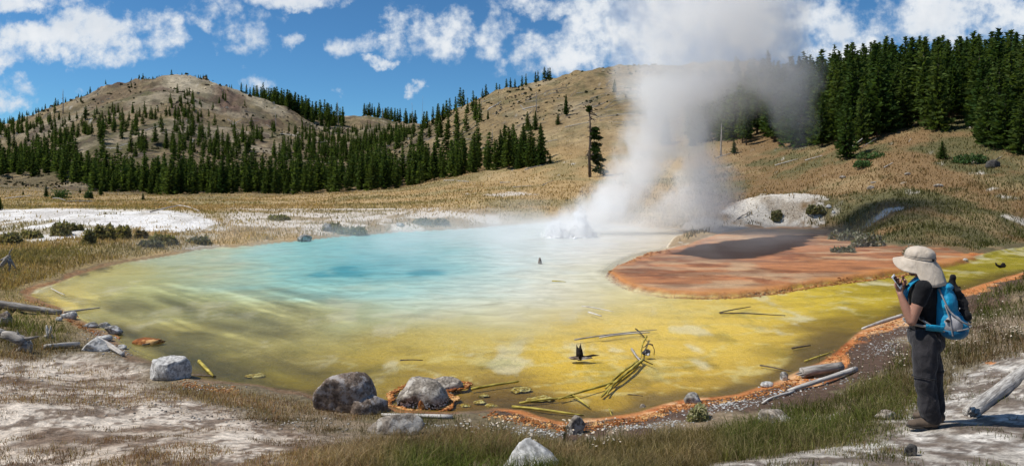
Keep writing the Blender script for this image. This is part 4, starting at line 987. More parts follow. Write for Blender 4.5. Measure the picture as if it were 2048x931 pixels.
# ---------------------------------------------------------------- flowers (stuff)
def flowers():
    rg = np.random.RandomState(9); V, T, C_ = [], [], []; off = 0
    spots = [(1010, 866, 10, 22), (985, 880, 8, 14), (935, 875, 6, 12), (1065, 905, 8, 14), (1230, 870, 30, 30), (1215, 890, 20, 16), (1180, 905, 10, 8), (1130, 870, 6, 20),
             (1800, 725, 14, 36), (1790, 700, 18, 26), (1850, 690, 60, 20), (1930, 690, 30, 30), (1960, 660, 40, 26), (1990, 640, 60, 30), (2030, 668, 16, 60), (1920, 600, 40, 22), (2000, 600, 60, 22), (1700, 720, 40, 16), (1750, 740, 60, 18)]
    for (px, row, sp_, nn) in spots:
        for q in range(nn):
            x, y, z = ground(px+rg.normal(0, sp_*.6), row+12+rg.normal(0, sp_*.22), 4)
            h = rg.uniform(.10, .26); x2 = x+rg.normal(0, .03)
            v_, t_ = tube([(x, y, z), ((x+x2)/2, y, z+h*.6), (x2, y, z+h)], [.002]*3, 3, cap=False); V.append(v_); T.append(t_+off); off += len(v_); C_ += [(.07, .09, .03)]*len(v_)
            r_ = rg.uniform(.007, .014); k = 7; tl = rg.normal(0, .35, 2)
            ang = np.arange(k)/k*6.283; ring = np.stack([x2+np.cos(ang)*r_, y+np.sin(ang)*r_, z+h+np.cos(ang)*r_*tl[0]+np.sin(ang)*r_*tl[1]], 1)
            V.append(np.concatenate([ring, [[x2, y, z+h+.003]]])); T.append(np.array([[k, i, (i+1) % k] for i in range(k)])+off); off += k+1
            C_ += [(.72, .66, .70)]*k+[(.7, .55, .15)]
    return np.concatenate(V), np.concatenate(T), np.array(C_)
V, T, C_ = flowers(); link('wild_flowers', mesh_np('wild_flowers', V, T, grass_m, {'Col': C_}), kind='stuff', label='tiny white asters scattered through the bank grass', cat='flowers')

# ---------------------------------------------------------------- rocks
def rock_mat(name, ca, cb, lichen=None, sc=5.0):
    m, t = new_mat(name)
    oc = t.node('ShaderNodeTexCoord').outputs['Object']
    n = t.noise(oc, sc, 8, .68, .3); n2 = t.noise(oc, sc*5, 5, .6); v = t.voro(t.vmath('ADD', oc, t.vmath('MULTIPLY', t.noise(oc, 3, 2, out=1), (.3, .3, .3))), sc*1.3, 'DISTANCE_TO_EDGE')
    c = t.mix(t.mrange(n, .34, .64), (*ca, 1), (*cb, 1))
    c = t.mix(t.mrange(n2, .38, .62, .75, 0), c, (ca[0]*.35, ca[1]*.35, ca[2]*.35, 1))
    if lichen: c = t.mix(t.mrange(t.noise(oc, sc*1.1, 7, .75), .50, .58), c, (*lichen, 1))
    crack = t.mrange(v, 0, .045, 1, 0)
    c = t.mix(t.math('MULTIPLY', crack, .06), c, (.03, .025, .02, 1))
    h = t.math('ADD', t.math('MULTIPLY', n, .06), t.math('SUBTRACT', t.math('MULTIPLY', n2, .02), t.math('MULTIPLY', crack, .002)))
    principled(t, c, .9, t.bump(h, .9, .5), .2); return m
RM_white = rock_mat('white_sinter_rock', (.44, .43, .41), (.70, .69, .66), None, 4)
RM_tan = rock_mat('tan_rock', (.25, .21, .17), (.46, .40, .33), (.50, .47, .42), 5)
RM_brown = rock_mat('brown_boulder', (.17, .125, .095), (.33, .26, .205), (.36, .33, .31), 5)
RM_grey = rock_mat('grey_rock', (.22, .21, .19), (.42, .40, .36), (.5, .5, .5), 5)
RM_dark = rock_mat('dark_rock', (.05, .048, .045), (.13, .12, .11), None, 6)
RM_orange = rock_mat('orange_crust', (.26, .085, .025), (.50, .20, .055), (.60, .36, .15), 4)
RM_yellow = rock_mat('yellow_crust', (.26, .17, .02), (.52, .42, .08), (.5, .46, .22), 9)
def wet_foot(m, h0, h1):
    t = NT(m.node_tree); p = [q for q in t.n if q.type == 'BSDF_PRINCIPLED'][0]; src = p.inputs['Base Color'].links[0].from_socket
    oc = t.node('ShaderNodeTexCoord').outputs['Object']; s_ = t.node('ShaderNodeSeparateXYZ'); t.put(s_.inputs[0], oc)
    k = t.mrange(t.math('MULTIPLY_ADD', t.noise(oc, 6, 5, .6), .22, s_.outputs[2]), h0, h1, 1, 0)
    sp_ = t.mrange(t.noise(oc, 34, 4, .7), .50, .56)
    t.put(p.inputs['Base Color'], t.mix(k, src, t.mix(sp_, (.012, .011, .012, 1), (.62, .64, .66, 1))))
    t.put(p.inputs['Roughness'], t.math('MULTIPLY_ADD', k, -.5, .9))
RM_shallow = rock_mat('wet_footed_rock', (.22, .19, .155), (.42, .37, .31), (.5, .46, .4), 5); wet_foot(RM_shallow, .10, .20)
RM_wet = rock_mat('wet_dark_rock', (.03, .03, .032), (.12, .115, .11), (.62, .63, .66), 12)
def rock_geo(sx, sy, sz, seed, sub=4, flat=.25, facets=10, rough=.1, bottom=-.35):
    V, T = ico(sub); V = V.copy(); rg = np.random.RandomState(seed)
    for _ in range(facets):
        nrm = rg.normal(0, 1, 3); nrm /= np.linalg.norm(nrm); lim = rg.uniform(.55, .86)
        dd = V@nrm; V = V-np.outer(np.maximum(dd-lim, 0)*.97, nrm)
    p = V*1.6+seed*3.7
    nrm = V/np.linalg.norm(V, axis=1)[:, None]
    V = V+nrm*(fbm3(p, seed, 4)*rough*2.2)[:, None]-nrm*(np.abs(fbm3(p*2.2, seed+3, 4))*rough*1.5)[:, None]+nrm*(fbm3(p*7, seed+5, 3)*rough*.35)[:, None]
    V[:, 2] = np.maximum(V[:, 2], bottom)
    return V*np.array([sx, sy, sz]), T
def rock(px, row, wpx, hpx, mat, label, seed, name='rock', depth=.8, rot=0, facets=10, rough=.1, sub=4, ymin=4, ztilt=0, zl=None, z0=None, cat=None, sink=.0):
    """row = the row of its foot; wpx, hpx its size in the photo"""
    x, y, z = ground(px, row, ymin)
    if z0 is not None: x, y = plan(px, row); z = z0
    s = y/F; sx = wpx*s/2; hz_ = hpx*s
    y += sx*depth*.45
    o = link(name, None, loc=(x, y, z+hz_*.26), rot=(0, ztilt, rot), label=label, cat=cat or name)
    V, T = rock_geo(sx*1.08, sx*depth, hz_*.80, seed, sub, facets=facets, rough=rough, bottom=-.45)
    me = mesh_np(name, V, T, mat, smooth=sub > 3)
    bpy.data.objects.remove(o); o = link(name, me, loc=(x, y, z+hz_*.26), rot=(0, ztilt, rot), label=label, cat=cat or name)
    return o, (x, y, z, s)
big, bi = rock(682, 822, 122, 80, RM_brown, 'large rounded brown boulder at the pool edge left of the flat wet rocks', 44, 'boulder', .85, 0, 11, .05, 5)
V, T = rock_geo(.44, .32, .27, 31, 4, facets=9, rough=.08); me = mesh_np('boulder_shoulder', V+np.array([.20, -.02, -.13]), T, RM_brown, smooth=True)
link('boulder_shoulder', me, big)
rk = [
 (332, 758, 80, 46, RM_white, 'smooth white boulder half way along the left near shore', 21, 'boulder', .75, 5),
 (838, 812, 112, 56, RM_shallow, 'flat grey rock rimmed with orange crust standing in the shallows', 33, 'rock', .8, 12),
 (886, 778, 78, 28, RM_shallow, 'smaller flat grey slab behind the orange rimmed rock', 35, 'rock', .6, 12),
 (782, 868, 118, 38, RM_tan, 'long tan rock half buried in the bank grass below the brown boulder', 37, 'rock', .55, 8),
 (1062, 940, 120, 58, RM_white, 'pale cracked rock at the bottom edge of the photo', 39, 'rock', .8, 12),
 (1150, 868, 42, 34, RM_tan, 'upright tan rock on the bank at the orange waterline', 41, 'rock', .8, 9),
 (1182, 884, 26, 16, RM_tan, 'small tan stone lying right of the upright tan rock', 43, 'rock', .8, 9),
 (1060, 886, 20, 14, RM_tan, 'small tan stone above the pale cracked rock', 45, 'rock', .8, 9),
 (1389, 806, 36, 20, RM_grey, 'grey stone sitting on the orange crust in the middle of the near shore', 47, 'rock', .7, 9),
 (1286, 812, 14, 12, RM_tan, 'small round tan stone in the dark shallows', 49, 'rock', .8, 5),
 (1536, 774, 26, 12, RM_white, 'small white stone on the shore left of the dark sawn log', 51, 'rock', .7, 6),
 (1570, 760, 22, 16, RM_grey, 'lumpy grey stone touching the orange crust left of the dark sawn log', 53, 'rock', .8, 8),
 (1556, 850, 64, 34, RM_tan, 'tan rock sunk in the bank grass left of the hiker', 55, 'rock', .8, 9),
 (1775, 838, 44, 16, RM_tan, 'low tan stone beside the bare path left of the hiker', 57, 'rock', .7, 9),
 (1824, 912, 32, 22, RM_dark, 'dark stone on the white path in front of the hiker', 59, 'rock', .8, 11),
 (186, 702, 58, 22, RM_white, 'rounded pale stone resting on the log at the left shore', 61, 'rock', .8, 5),
 (2, 652, 34, 28, RM_brown, 'brown rock at the left edge of the photo', 63, 'rock', .8, 8),
 (135, 636, 32, 14, RM_white, 'flat pale stone at the end of the long left log', 65, 'rock', .7, 7),
 (116, 642, 14, 8, RM_white, 'little white stone left of the flat pale stone', 67, 'rock', .7, 7),
 (226, 668, 42, 16, RM_grey, 'angular white slab with a dark tip in the left shallows', 69, 'rock', .6, 12),
 (205, 680, 30, 12, RM_white, 'low white slab below the dark tipped slab', 71, 'rock', .7, 9),
 (206, 656, 26, 12, RM_grey, 'grey crusted stone above the dark tipped slab', 73, 'rock', .7, 9),
 (180, 655, 30, 10, RM_grey, 'flat grey stone on the left gravel shore', 75, 'rock', .7, 9),
 (242, 698, 18, 9, RM_white, 'small white stone at the orange water edge behind the left log', 77, 'rock', .7, 9),
 (607, 486, 32, 16, RM_grey, 'grey angular boulder at the water line of the far shore', 79, 'boulder', .7, 9),
 (652, 462, 20, 18, RM_grey, 'grey boulder among brush on the far bank', 81, 'boulder', .8, 8),
 (800, 453, 18, 10, RM_white, 'pale boulder on the far bank seen through thin steam', 83, 'boulder', .8, 8),
 (1990, 336, 26, 16, RM_dark, 'dark rounded boulder on the right meadow', 85, 'boulder', .8, 6),
 (1951, 328, 16, 5, RM_tan, 'flat pale stone beside the juniper on the right meadow', 87, 'rock', .7, 6),
 (1742, 378, 16, 7, RM_tan, 'low pale stone in the middle of the right meadow', 89, 'rock', .7, 6),
 (1878, 374, 18, 6, RM_tan, 'low pale stone on the meadow above the hiker', 91, 'rock', .7, 6),
 (1818, 350, 14, 5, RM_tan, 'flat stone on the upper right meadow', 93, 'rock', .7, 6),
 (1748, 366, 12, 4, RM_tan, 'thin flat stone behind the low pale stone of the right meadow', 95, 'rock', .7, 6),
 (1688, 356, 16, 5, RM_tan, 'flat stone left of the other meadow stones', 97, 'rock', .7, 6),
 (1645, 426, 9, 7, RM_white, 'bright white stone at the right foot of the white mound', 99, 'rock', .7, 8),
 (1668, 428, 9, 6, RM_white, 'smaller white stone right of the white mound', 101, 'rock', .7, 8),
 (1658, 418, 11, 7, RM_white, 'white stone block at the right end of the white mound', 103, 'rock', .7, 8),
 (788, 848, 18, 7, RM_white, 'small white stone between the boulder and the flat wet rocks', 105, 'rock', .7, 8),
]
for (px, row, wp, hp, m_, lab, sd_, nm, dp, fc) in rk:
    rock(px, row, wp, hp, m_, lab, sd_, nm, dp, 0, fc, .1, 4 if hp > 14 else 3, 4, z0=(-.06 if sd_ in (33, 35, 49) else None))
V, T = rock_geo(.05, .05, .09, 107, 3); x, y = plan(843, 817); link('stub', mesh_np('stub', V, T, RM_orange, smooth=True), loc=(x, y, .04), label='small brown knob standing in front of the orange rimmed rock', cat='rock')
bpy.data.objects['stub'].name = 'knob_rock'
# orange microbial rims round rocks, crust lumps and white pebbles: countless bits
def litter(name, spots, n, szr, mat, label, seed, zoff=0.0, sub=1, zref=.15):
    rg = np.random.RandomState(seed); parts = []
    V0, T0 = ico(sub)
    for i in range(n):
        px, row, sx_, sy_ = spots[rg.randint(len(spots))]
        a = px+rg.normal(0, sx_); b = row+rg.normal(0, sy_)
        Y_ = (EYE-zref)*F/(b-HZ); X_ = (a-1024)/F*Y_
        parts.append((X_, Y_))
    P = np.array(parts); z = land(P[:, 0], P[:, 1]); s = rg.uniform(szr[0], szr[1], n)*rg.uniform(.5, 1.3, n)
    if zoff is not None: pass
    A = rg.uniform(0, 6.28, n); V = []; T = []
    for i in range(n):
        v = V0*(np.array([1, .75, .5])*s[i])*(1+.3*rg.normal(0, 1, (len(V0), 1)).clip(-1, 1)); ca, sa = math.cos(A[i]), math.sin(A[i])
        v = np.stack([v[:, 0]*ca-v[:, 1]*sa, v[:, 0]*sa+v[:, 1]*ca, v[:, 2]], 1)+[P[i, 0], P[i, 1], z[i]+s[i]*.15+(zoff or 0)]
        V.append(v); T.append(T0+i*len(V0))
    return link(name, mesh_np(name, np.concatenate(V), np.concatenate(T), mat), kind='stuff', label=label, cat='gravel')
def along(pts, step=14, jx=10, jy=5):
    out = []
    for (a, b), (c, d) in zip(pts[:-1], pts[1:]):
        L = math.hypot(c-a, d-b); k = max(1, int(L/step))
        out += [(a+(c-a)*i/k, b+(d-b)*i/k, jx, jy) for i in range(k)]
    return out
litter('white_pebbles', [(1070, 858, 34, 7), (1090, 868, 26, 6), (1310, 846, 34, 6), (1340, 850, 34, 6), (1430, 812, 26, 6), (1470, 806, 26, 5), (1560, 782, 26, 6), (1500, 800, 40, 6), (1600, 776, 40, 6), (1260, 852, 30, 5),
   (1800, 676, 30, 10), (1770, 690, 24, 8), (880, 846, 40, 4), (240, 690, 20, 8), (410, 772, 30, 5), (190, 660, 26, 6), (1000, 852, 40, 6), (1380, 822, 40, 7)], 1100, (.006, .022), RM_white, 'white pebbles and sinter flakes strewn along the near shore', 11)
litter('grey_gravel', [(1800, 672, 30, 12), (1760, 700, 26, 10), (1820, 650, 20, 8), (200, 664, 26, 8), (1650, 760, 40, 8), (1450, 822, 60, 8), (1080, 866, 40, 8), (230, 684, 20, 8)], 900, (.008, .024), RM_grey, 'grey gravel at the edges of the orange crust', 12)
litter('path_stones', [(1750, 890, 120, 26), (1900, 800, 60, 30), (1980, 740, 50, 24), (1700, 920, 90, 20), (1880, 880, 80, 30), (2000, 850, 50, 40), (200, 800, 160, 40), (450, 850, 120, 30), (120, 880, 120, 30), (350, 900, 160, 20), (600, 880, 60, 20)], 1500, (.006, .024), RM_tan, 'small stones and crumbs on the bare sinter ground', 13)
litter('orange_crust_lumps', along([(985, 824), (1040, 830), (1100, 844), (1150, 850), (1195, 842), (1260, 834), (1330, 814), (1400, 800), (1475, 792), (1555, 768), (1600, 748), (1660, 716), (1688, 692), (1735, 662), (1800, 636), (1880, 598), (1950, 574)])
   + along([(372, 762), (430, 773), (480, 776)])+along([(52, 596), (110, 618), (140, 634), (210, 668), (236, 694)], 14, 5, 2), 3600, (.008, .026), RM_orange, 'lumpy orange bacterial crust along the near waterline', 14)
litter('shelf_crust_lumps', along([(1216, 543), (1236, 561), (1270, 576), (1330, 585), (1400, 588), (1470, 586), (1560, 577), (1640, 563), (1700, 556), (1800, 543), (1880, 530)], 8, 4, .8)+along([(1240, 526), (1280, 512), (1340, 500)], 10, 8, 2), 2600, (.012, .05), RM_orange, 'ragged orange rim of the shallow bacterial shelf', 15, zref=.03)
# rims on rocks in the shallows
def rim(px, row, wpx, hpx, label, seed, m=None, name='orange_rim'):
    rg = np.random.RandomState(seed); parts = []; V0, T0 = ico(2)
    for i in range(640):
        a = rg.uniform(0, 6.283); wob = 1+.10*math.sin(a*3+seed)+.06*math.sin(a*7+seed*2); x, y = plan(px+math.cos(a)*wpx/2*rg.uniform(.9, 1.12)*wob, row+math.sin(a)*hpx/2*rg.uniform(.9, 1.15)*wob)
        parts.append((V0*[.024, .022, .011]*rg.uniform(.6, 1.2)+[x, y, rg.uniform(-.008, .012)], T0))
    V, T = join(parts); return link(name, mesh_np(name, V, T, m or RM_orange, smooth=True), label=label, cat='crust')
rim(838, 796, 126, 46, 'orange bacterial rim around the flat grey rock in the shallows', 1)
rim(888, 770, 90, 22, 'orange bacterial rim around the smaller grey slab', 2)
rim(850, 812, 100, 34, 'yellow orange outer ring of crust in front of the flat grey rock', 3)
rim(134, 636, 42, 12, 'orange crust around the flat pale stone at the left shore', 4)
rim(216, 678, 44, 16, 'orange and yellow crust between the white slabs at the left shore', 5)

# ---------------------------------------------------------------- logs, branches, stumps
def log(p0, p1, r0, r1, mat, label, name='fallen_log', bend=.03, seed=0, n=12, rough=.18, cat='log', splinter=0, obj=True, parent=None, squash=1.0):
    p0 = np.array(p0, float); p1 = np.array(p1, float); ax = p1-p0; L = np.linalg.norm(ax)
    k = max(6, int(min(24, L/.15))); ts = np.linspace(0, 1, k)
    P = np.stack([ts*L, np.zeros(k), np.zeros(k)], 1); rg = np.random.RandomState(seed)
    P[:, 1] += bend*L*np.sin(ts*rg.uniform(2, 4)+rg.uniform(0, 3)); P[:, 2] += bend*.5*L*np.sin(ts*rg.uniform(2, 4))
    V, T = tube(P, r0+(r1-r0)*ts, n, rough=rough, seed=seed, squash=squash)
    q = Vector(ax/L).to_track_quat('X', 'Z')
    parts = [(V, T)]
    for s_ in range(splinter):
        a = rg.uniform(0, 6.28); rr = r0*rg.uniform(.2, .9); c = np.array([0, math.cos(a)*rr, math.sin(a)*rr]); ll = rg.uniform(.5, 1.6)*r0
        parts.append(tube([c+[r0*.5, 0, 0], c-[ll*.5, 0, 0], c-[ll, rg.normal(0, .1)*r0, rg.normal(0, .1)*r0]], [r0*.28, r0*.18, .002], 5))
    V, T = join(parts)
    o = link(name, mesh_np(name, V, T, mat, smooth=True), parent, label=label, cat=cat if label else None)
    o.location = Vector(p0)-(Vector(parent.location) if parent else Vector((0, 0, 0))); o.rotation_mode = 'QUATERNION'; o.rotation_quaternion = q; return o
def G(px, row, up=0.0, ymin=4):
    x, y, z = ground(px, row, ymin); return (x, y, z+up)
def Wp(px, row, z=.02): x, y = plan(px, row); return (x, y, z)
# near ground
lg = log(G(1944, 832, .03), G(2120, 672, -.13), .07, .105, log_wood, 'big weathered grey log lying on the white path at the right edge', 'weathered_log', .004, 3, 18, .07, splinter=9, squash=.85)
log(G(1606, 756, .085), G(1682, 742, .085), .085, .07, grey_wood, 'short grey sawn log on the shore left of the hiker', 'short_log', .01, 4, 14, .1, splinter=3)
log(G(1580, 784, .02), G(1708, 742, .03), .028, .04, white_wood, 'white flattened driftwood pole in front of the short grey log', 'driftwood_pole', .02, 5, 8, .2)
log(G(1528, 810, .02), G(1584, 783, .02), .012, .02, white_wood, 'thin pale stick left of the white driftwood pole', 'stick', .03, 6, 6)
log(Wp(1728, 660, .03), Wp(1800, 634, .04), .03, .045, white_wood, 'white peeled branch along the orange crust left of the hiker', 'peeled_branch', .02, 7, 8)
log(G(-40, 615, .06), G(122, 629, .05), .10, .06, grey_wood, 'long grey log reaching from the left edge to the water', 'long_log', .015, 8, 10, .15)
log(Wp(128, 628, .04), Wp(200, 617, .03), .035, .012, grey_wood, 'thin pale pole lying in the water beyond the long left log', 'thin_pole', .01, 9, 6)
log(G(88, 698, .04), G(158, 694, .05), .045, .05, white_wood, 'pale broken log left of the rounded stone at the left shore', 'broken_log', .02, 10, 9, .2, splinter=4)
log(G(196, 690, .07), G(244, 712, .03), .07, .035, white_wood, 'tapering white log right of the rounded stone at the left shore', 'tapered_log', .02, 11, 9, .12)
log(G(762, 832, .02), G(905, 836, .02), .02, .03, white_wood, 'long thin pale stick on the waterline below the flat wet rocks', 'shore_stick', .006, 12, 6)
# stump with roots at left
x, y, z = ground(34, 700, 4); s = y/F
o = link('root_stump', None, loc=(x, y, z), label='dark grey uprooted trunk with splayed roots at the lower left edge', cat='stump')
PS = lambda dx, up, dy=0: (dx*s, dy, up*s)
V, T = join([tube([PS(-28, 32), PS(-12, 28), PS(6, 20), PS(16, 14)], [7*s, 10*s, 10*s, 12*s], 12, rough=.3, seed=1)]); link('trunk', mesh_np('trunk', V, T, grey_wood, smooth=True), o)
for V, T in [tube([PS(10, 18), PS(22, 8, -.05), PS(36, -6, -.1)], [9*s, 6*s, 2*s], 8, rough=.3, seed=2), tube([PS(12, 22), PS(26, 24), PS(44, 28)], [6*s, 3.5*s, 1*s], 7, rough=.2, seed=3),
             tube([PS(14, 14), PS(10, 4, -.05), PS(2, -6, -.1)], [7*s, 5*s, 2*s], 7, rough=.3, seed=4), tube([PS(16, 18), PS(20, 8, .05), PS(26, -8, .05)], [8*s, 6*s, 2*s], 7, rough=.3, seed=5),
             tube([PS(-2, 28), PS(2, 34), PS(0, 40)], [4*s, 2*s, .6*s], 6), tube([PS(-26, 34), PS(-32, 38), PS(-36, 42)], [6*s, 5*s, 3*s], 7, rough=.4, seed=6)]:
    link('root', mesh_np('root', V, T, grey_wood, smooth=True), o)
x, y, z = ground(97, 676, 4); s = y/F
V, T = join([tube([PS(0, -2), PS(0, 8), PS(-3, 18), PS(-4, 26)], [7*s, 4.5*s, 2.5*s, .6*s], 7, rough=.4, seed=1), tube([PS(1, 2), PS(3, 12), PS(5, 20), PS(4, 25)], [5*s, 3*s, 1.6*s, .4*s], 6, rough=.4, seed=2),
             tube([PS(-2, 2), PS(-8, 4), PS(-11, -1)], [3*s, 2*s, .8*s], 6), tube([PS(2, 2), PS(7, 4), PS(9, -2)], [3*s, 2*s, .8*s], 6)])
link('jagged_stump', mesh_np('jagged_stump', V, T, white_wood, smooth=True), loc=(x, y, z), label='small jagged white stump in the green grass at left', cat='stump')
x, y, z = ground(10, 545, 4); s = y/F
V, T = join([tube([PS(-14, 0), PS(-4, 16), PS(6, 28), PS(8, 34)], [3*s, 4*s, 5*s, 3*s], 9, rough=.3, seed=1), tube([PS(6, 28), PS(12, 22), PS(22, 8)], [4*s, 3*s, 1*s], 7), tube([PS(4, 30), PS(-6, 26), PS(-14, 22)], [3*s, 2*s, 1*s], 7), tube([PS(8, 32), PS(10, 42), PS(16, 50)], [2*s, 1.2*s, .4*s], 6), tube([PS(8, 24), PS(10, 10), PS(8, 2)], [3*s, 2*s, 1*s], 7)])
link('root_snag', mesh_np('root_snag', V, T, grey_wood, smooth=True), loc=(x, y, z), label='pale forked root sticking out of the grass at the left edge', cat='stump')
# black stump in the pool
x, y = plan(1163, 716); s = y/F
o = link('charred_stump', None, loc=(x, y, -.02), label='black charred stump with a wing shaped branch standing in the yellow shallows', cat='stump')
tp = [tube([PS(-3, 0), PS(-5, 12), PS(-8+0, 22)], [8*s, 6*s, 3*s], 8, rough=.5, seed=1)]
for (dx, hh, w0) in ((-10, 30, 3.5), (-6, 24, 4), (-2, 33, 3), (1, 22, 3), (-4, 28, 3)): tp.append(tube([PS(dx*.6, 2), PS(dx*.8, hh*.6), PS(dx, hh)], [w0*1.6*s, w0*s, .2*s], 6, rough=.3, seed=int(hh)))
V, T = join(tp); link('trunk', mesh_np('trunk', V, T, black_wood, smooth=True), o)
V, T = join([tube([PS(0, 3), PS(12, 6), PS(24, 8.5), PS(36, 8)], [3*s, 3.4*s, 3*s, .5*s], 8, squash=.6, rough=.3, seed=3)]); link('side_branch', mesh_np('side_branch', V, T, black_wood, smooth=True), o)
V, T = rock_geo(24*s, 12*s, 4*s, 5, 4, rough=.2, bottom=-.9); link('base_crust', mesh_np('base_crust', V+[.0, 0, .03], T, RM_brown, smooth=True), o)
# knot with arching root
x, y = plan(1294, 708); s = y/F
o = link('root_knot', None, loc=(x, y, -.01), label='white rimmed dark root knot under an arching twig in the yellow shallows', cat='root')
V, T = rock_geo(9*s, 7*s, 9*s, 8, 4, rough=.25); link('knot', mesh_np('knot', V+[0, 0, .03], T, RM_wet, smooth=True), o)
V, T = join([tube([PS(-8, 14), PS(2, 22), PS(11, 19), PS(15, 10), PS(14, 0)], [.8*s]*5, 5), tube([PS(-2, 20), PS(6, 22), PS(12, 20)], [1.2*s]*3, 5)]); link('arched_twig', mesh_np('arched_twig', V, T, bark), o)
# drowned poles, just at the surface
DP = [(1150, 679, 1312, 657, 2.0, 'long drowned pole behind the black charred stump', grey_wood), (1200, 675, 1300, 664, 2.2, 'second pale pole lying against the long drowned pole', white_wood),
      (1270, 657, 1292, 676, 1.6, 'short dark twig crossing the two drowned poles', black_wood), (1292, 672, 1284, 712, 2.4, 'yellow coated stick between the poles and the root knot', algae_wood),
      (1262, 698, 1284, 722, 3.6, 'dark broken limb left of the root knot', grey_wood), (1278, 716, 1306, 728, 1.6, 'thin dark twig under the root knot', black_wood),
      (1280, 718, 1208, 792, 4.2, 'thick yellow coated pole running down from the root knot', algae_wood), (1272, 722, 1215, 776, 3.6, 'second yellow coated pole beside the thick one', algae_wood),
      (1228, 764, 1216, 790, 3.0, 'short yellow stub across the coated poles', algae_wood), (1240, 758, 1120, 800, 3.2, 'yellow coated pole slanting left from the coated bundle', algae_wood),
      (1140, 788, 1180, 812, 2.8, 'short yellow pole near the middle of the near shore', algae_wood), (1024, 812, 1168, 828, 3.4, 'yellow log along the orange crust', algae_wood),
      (1040, 806, 1146, 792, 3.0, 'yellow pole above the log along the orange crust', algae_wood), (944, 778, 1036, 762, 3.4, 'orange tipped pole in the brown shallows right of the wet rocks', algae_wood),
      (396, 722, 430, 752, 4.2, 'dark olive sunken log in the left shallows', algae_wood), (374, 750, 432, 752, 3.0, 'dark stick along the left shore right of the white boulder', bark),
      (1163, 612, 1228, 622, 1.6, 'pale stick in the milky water, upper one of two', white_wood), (1176, 624, 1204, 632, 2.2, 'pale stick in the milky water, lower one of two', white_wood),
      (1440, 626, 1570, 629, 1.8, 'long thin dark stick in the yellow mat on the right', bark), (1440, 625, 1500, 612, 1.4, 'fainter thin stick forking from the long dark stick', bark),
      (1255, 788, 1286, 791, 1.4, 'tiny dark twig right of the coated bundle', bark), (1520, 730, 1590, 744, 2.0, 'dark drowned pole before the short grey log', bark), (1610, 722, 1670, 700, 2.0, 'thin drowned pole ending at the orange crust', algae_wood),
      (1585, 696, 1620, 690, 2.2, 'curved dark drowned branch in the right shallows', bark), (800, 720, 846, 719, 1.6, 'dark sunken stick in the olive shallows', bark), (285, 690, 330, 682, 3.0, 'sunken branch tip breaking the surface at left', bark),
      (100, 577, 132, 590, 1.6, 'pale thin stick in the far left shallows', white_wood), (1104, 562, 1132, 563, 2.0, 'small orange stick in the milky water', algae_wood), (1218, 816, 1226, 834, 2, 'short stick by the shore crust', algae_wood)]
for i, (a, b, c, d_, r_, lab, m_) in enumerate(DP):
    y0 = plan(a, b)[1]; y1 = plan(c, d_)[1]; s = (y0+y1)/2/F
    zz = .0
    log(Wp(a, b, zz), Wp(c, d_, zz), r_*s*.85, r_*s*.5, m_, lab, 'drowned_pole' if r_ > 1.9 else 'twig', .022, i+20, 8, .3, cat='branch')
x, y = plan(300, 684); V, T = rock_geo(.34, .2, .1, 17, 3); link('crusted_rock', mesh_np('crusted_rock', V, T, RM_orange, smooth=True), loc=(x, y, .0), label='low rusty crusted rock with branches in the left shallows', cat='rock')
x, y = plan(1080, 527); V, T = rock_geo(.10, .10, .2, 27, 3); link('tiny_stump', mesh_np('tiny_stump', V, T, RM_brown, smooth=True), loc=(x, y, .05), label='tiny brown stub poking from the milky water', cat='stump')
x, y = plan(2000, 536); s = y/F
V, T = join([tube([PS(-9, 10), PS(-7, 5), PS(0, 2), PS(8, 3), PS(10, 6)], [1*s, 2*s, 3.4*s, 3.2*s, 2.4*s], 8, rough=.4, seed=1), tube([PS(4, 4), PS(7, 8), PS(10, 8)], [3*s, 2.2*s, 1*s], 7, rough=.4, seed=2)])
link('black_driftwood', mesh_np('black_driftwood', V, T, black_wood, smooth=True), loc=(x, y, .02), label='black driftwood piece in the yellow channel at the right edge', cat='driftwood')
rock(1932, 523, 10, 6, RM_white, 'single white stone in the yellow channel right of the hat', 109, 'rock', .8, 0, 6, .1, 2, 15)
# yellow lumps in the brown shallows
for i, (px, row, w_, h_) in enumerate([(960, 800, 34, 12), (985, 806, 30, 9), (930, 806, 26, 8), (966, 786, 26, 8), (1040, 775, 50, 8), (1080, 792, 60, 7), (510, 748, 44, 9)]):
    x, y = plan(px, row); s = y/F
    V, T = rock_geo(w_*s/2, w_*s*.35, h_*s*.42, 60+i, 4, rough=.32)
    link('algae_lump', mesh_np('algae_lump', V, T, RM_yellow, smooth=True), loc=(x, y, -.035), label=['ochre algae lump nearest the orange rimmed rock', 'flat ochre algae lump in the brown shallows', 'small ochre lump at the foot of the wet rocks', 'ochre lump behind the nearest algae lump', 'long low algae ridge in the brown shallows', 'algae ridge beside the yellow pole', 'yellow crusted hump in the left shallows'][i], cat='algae')
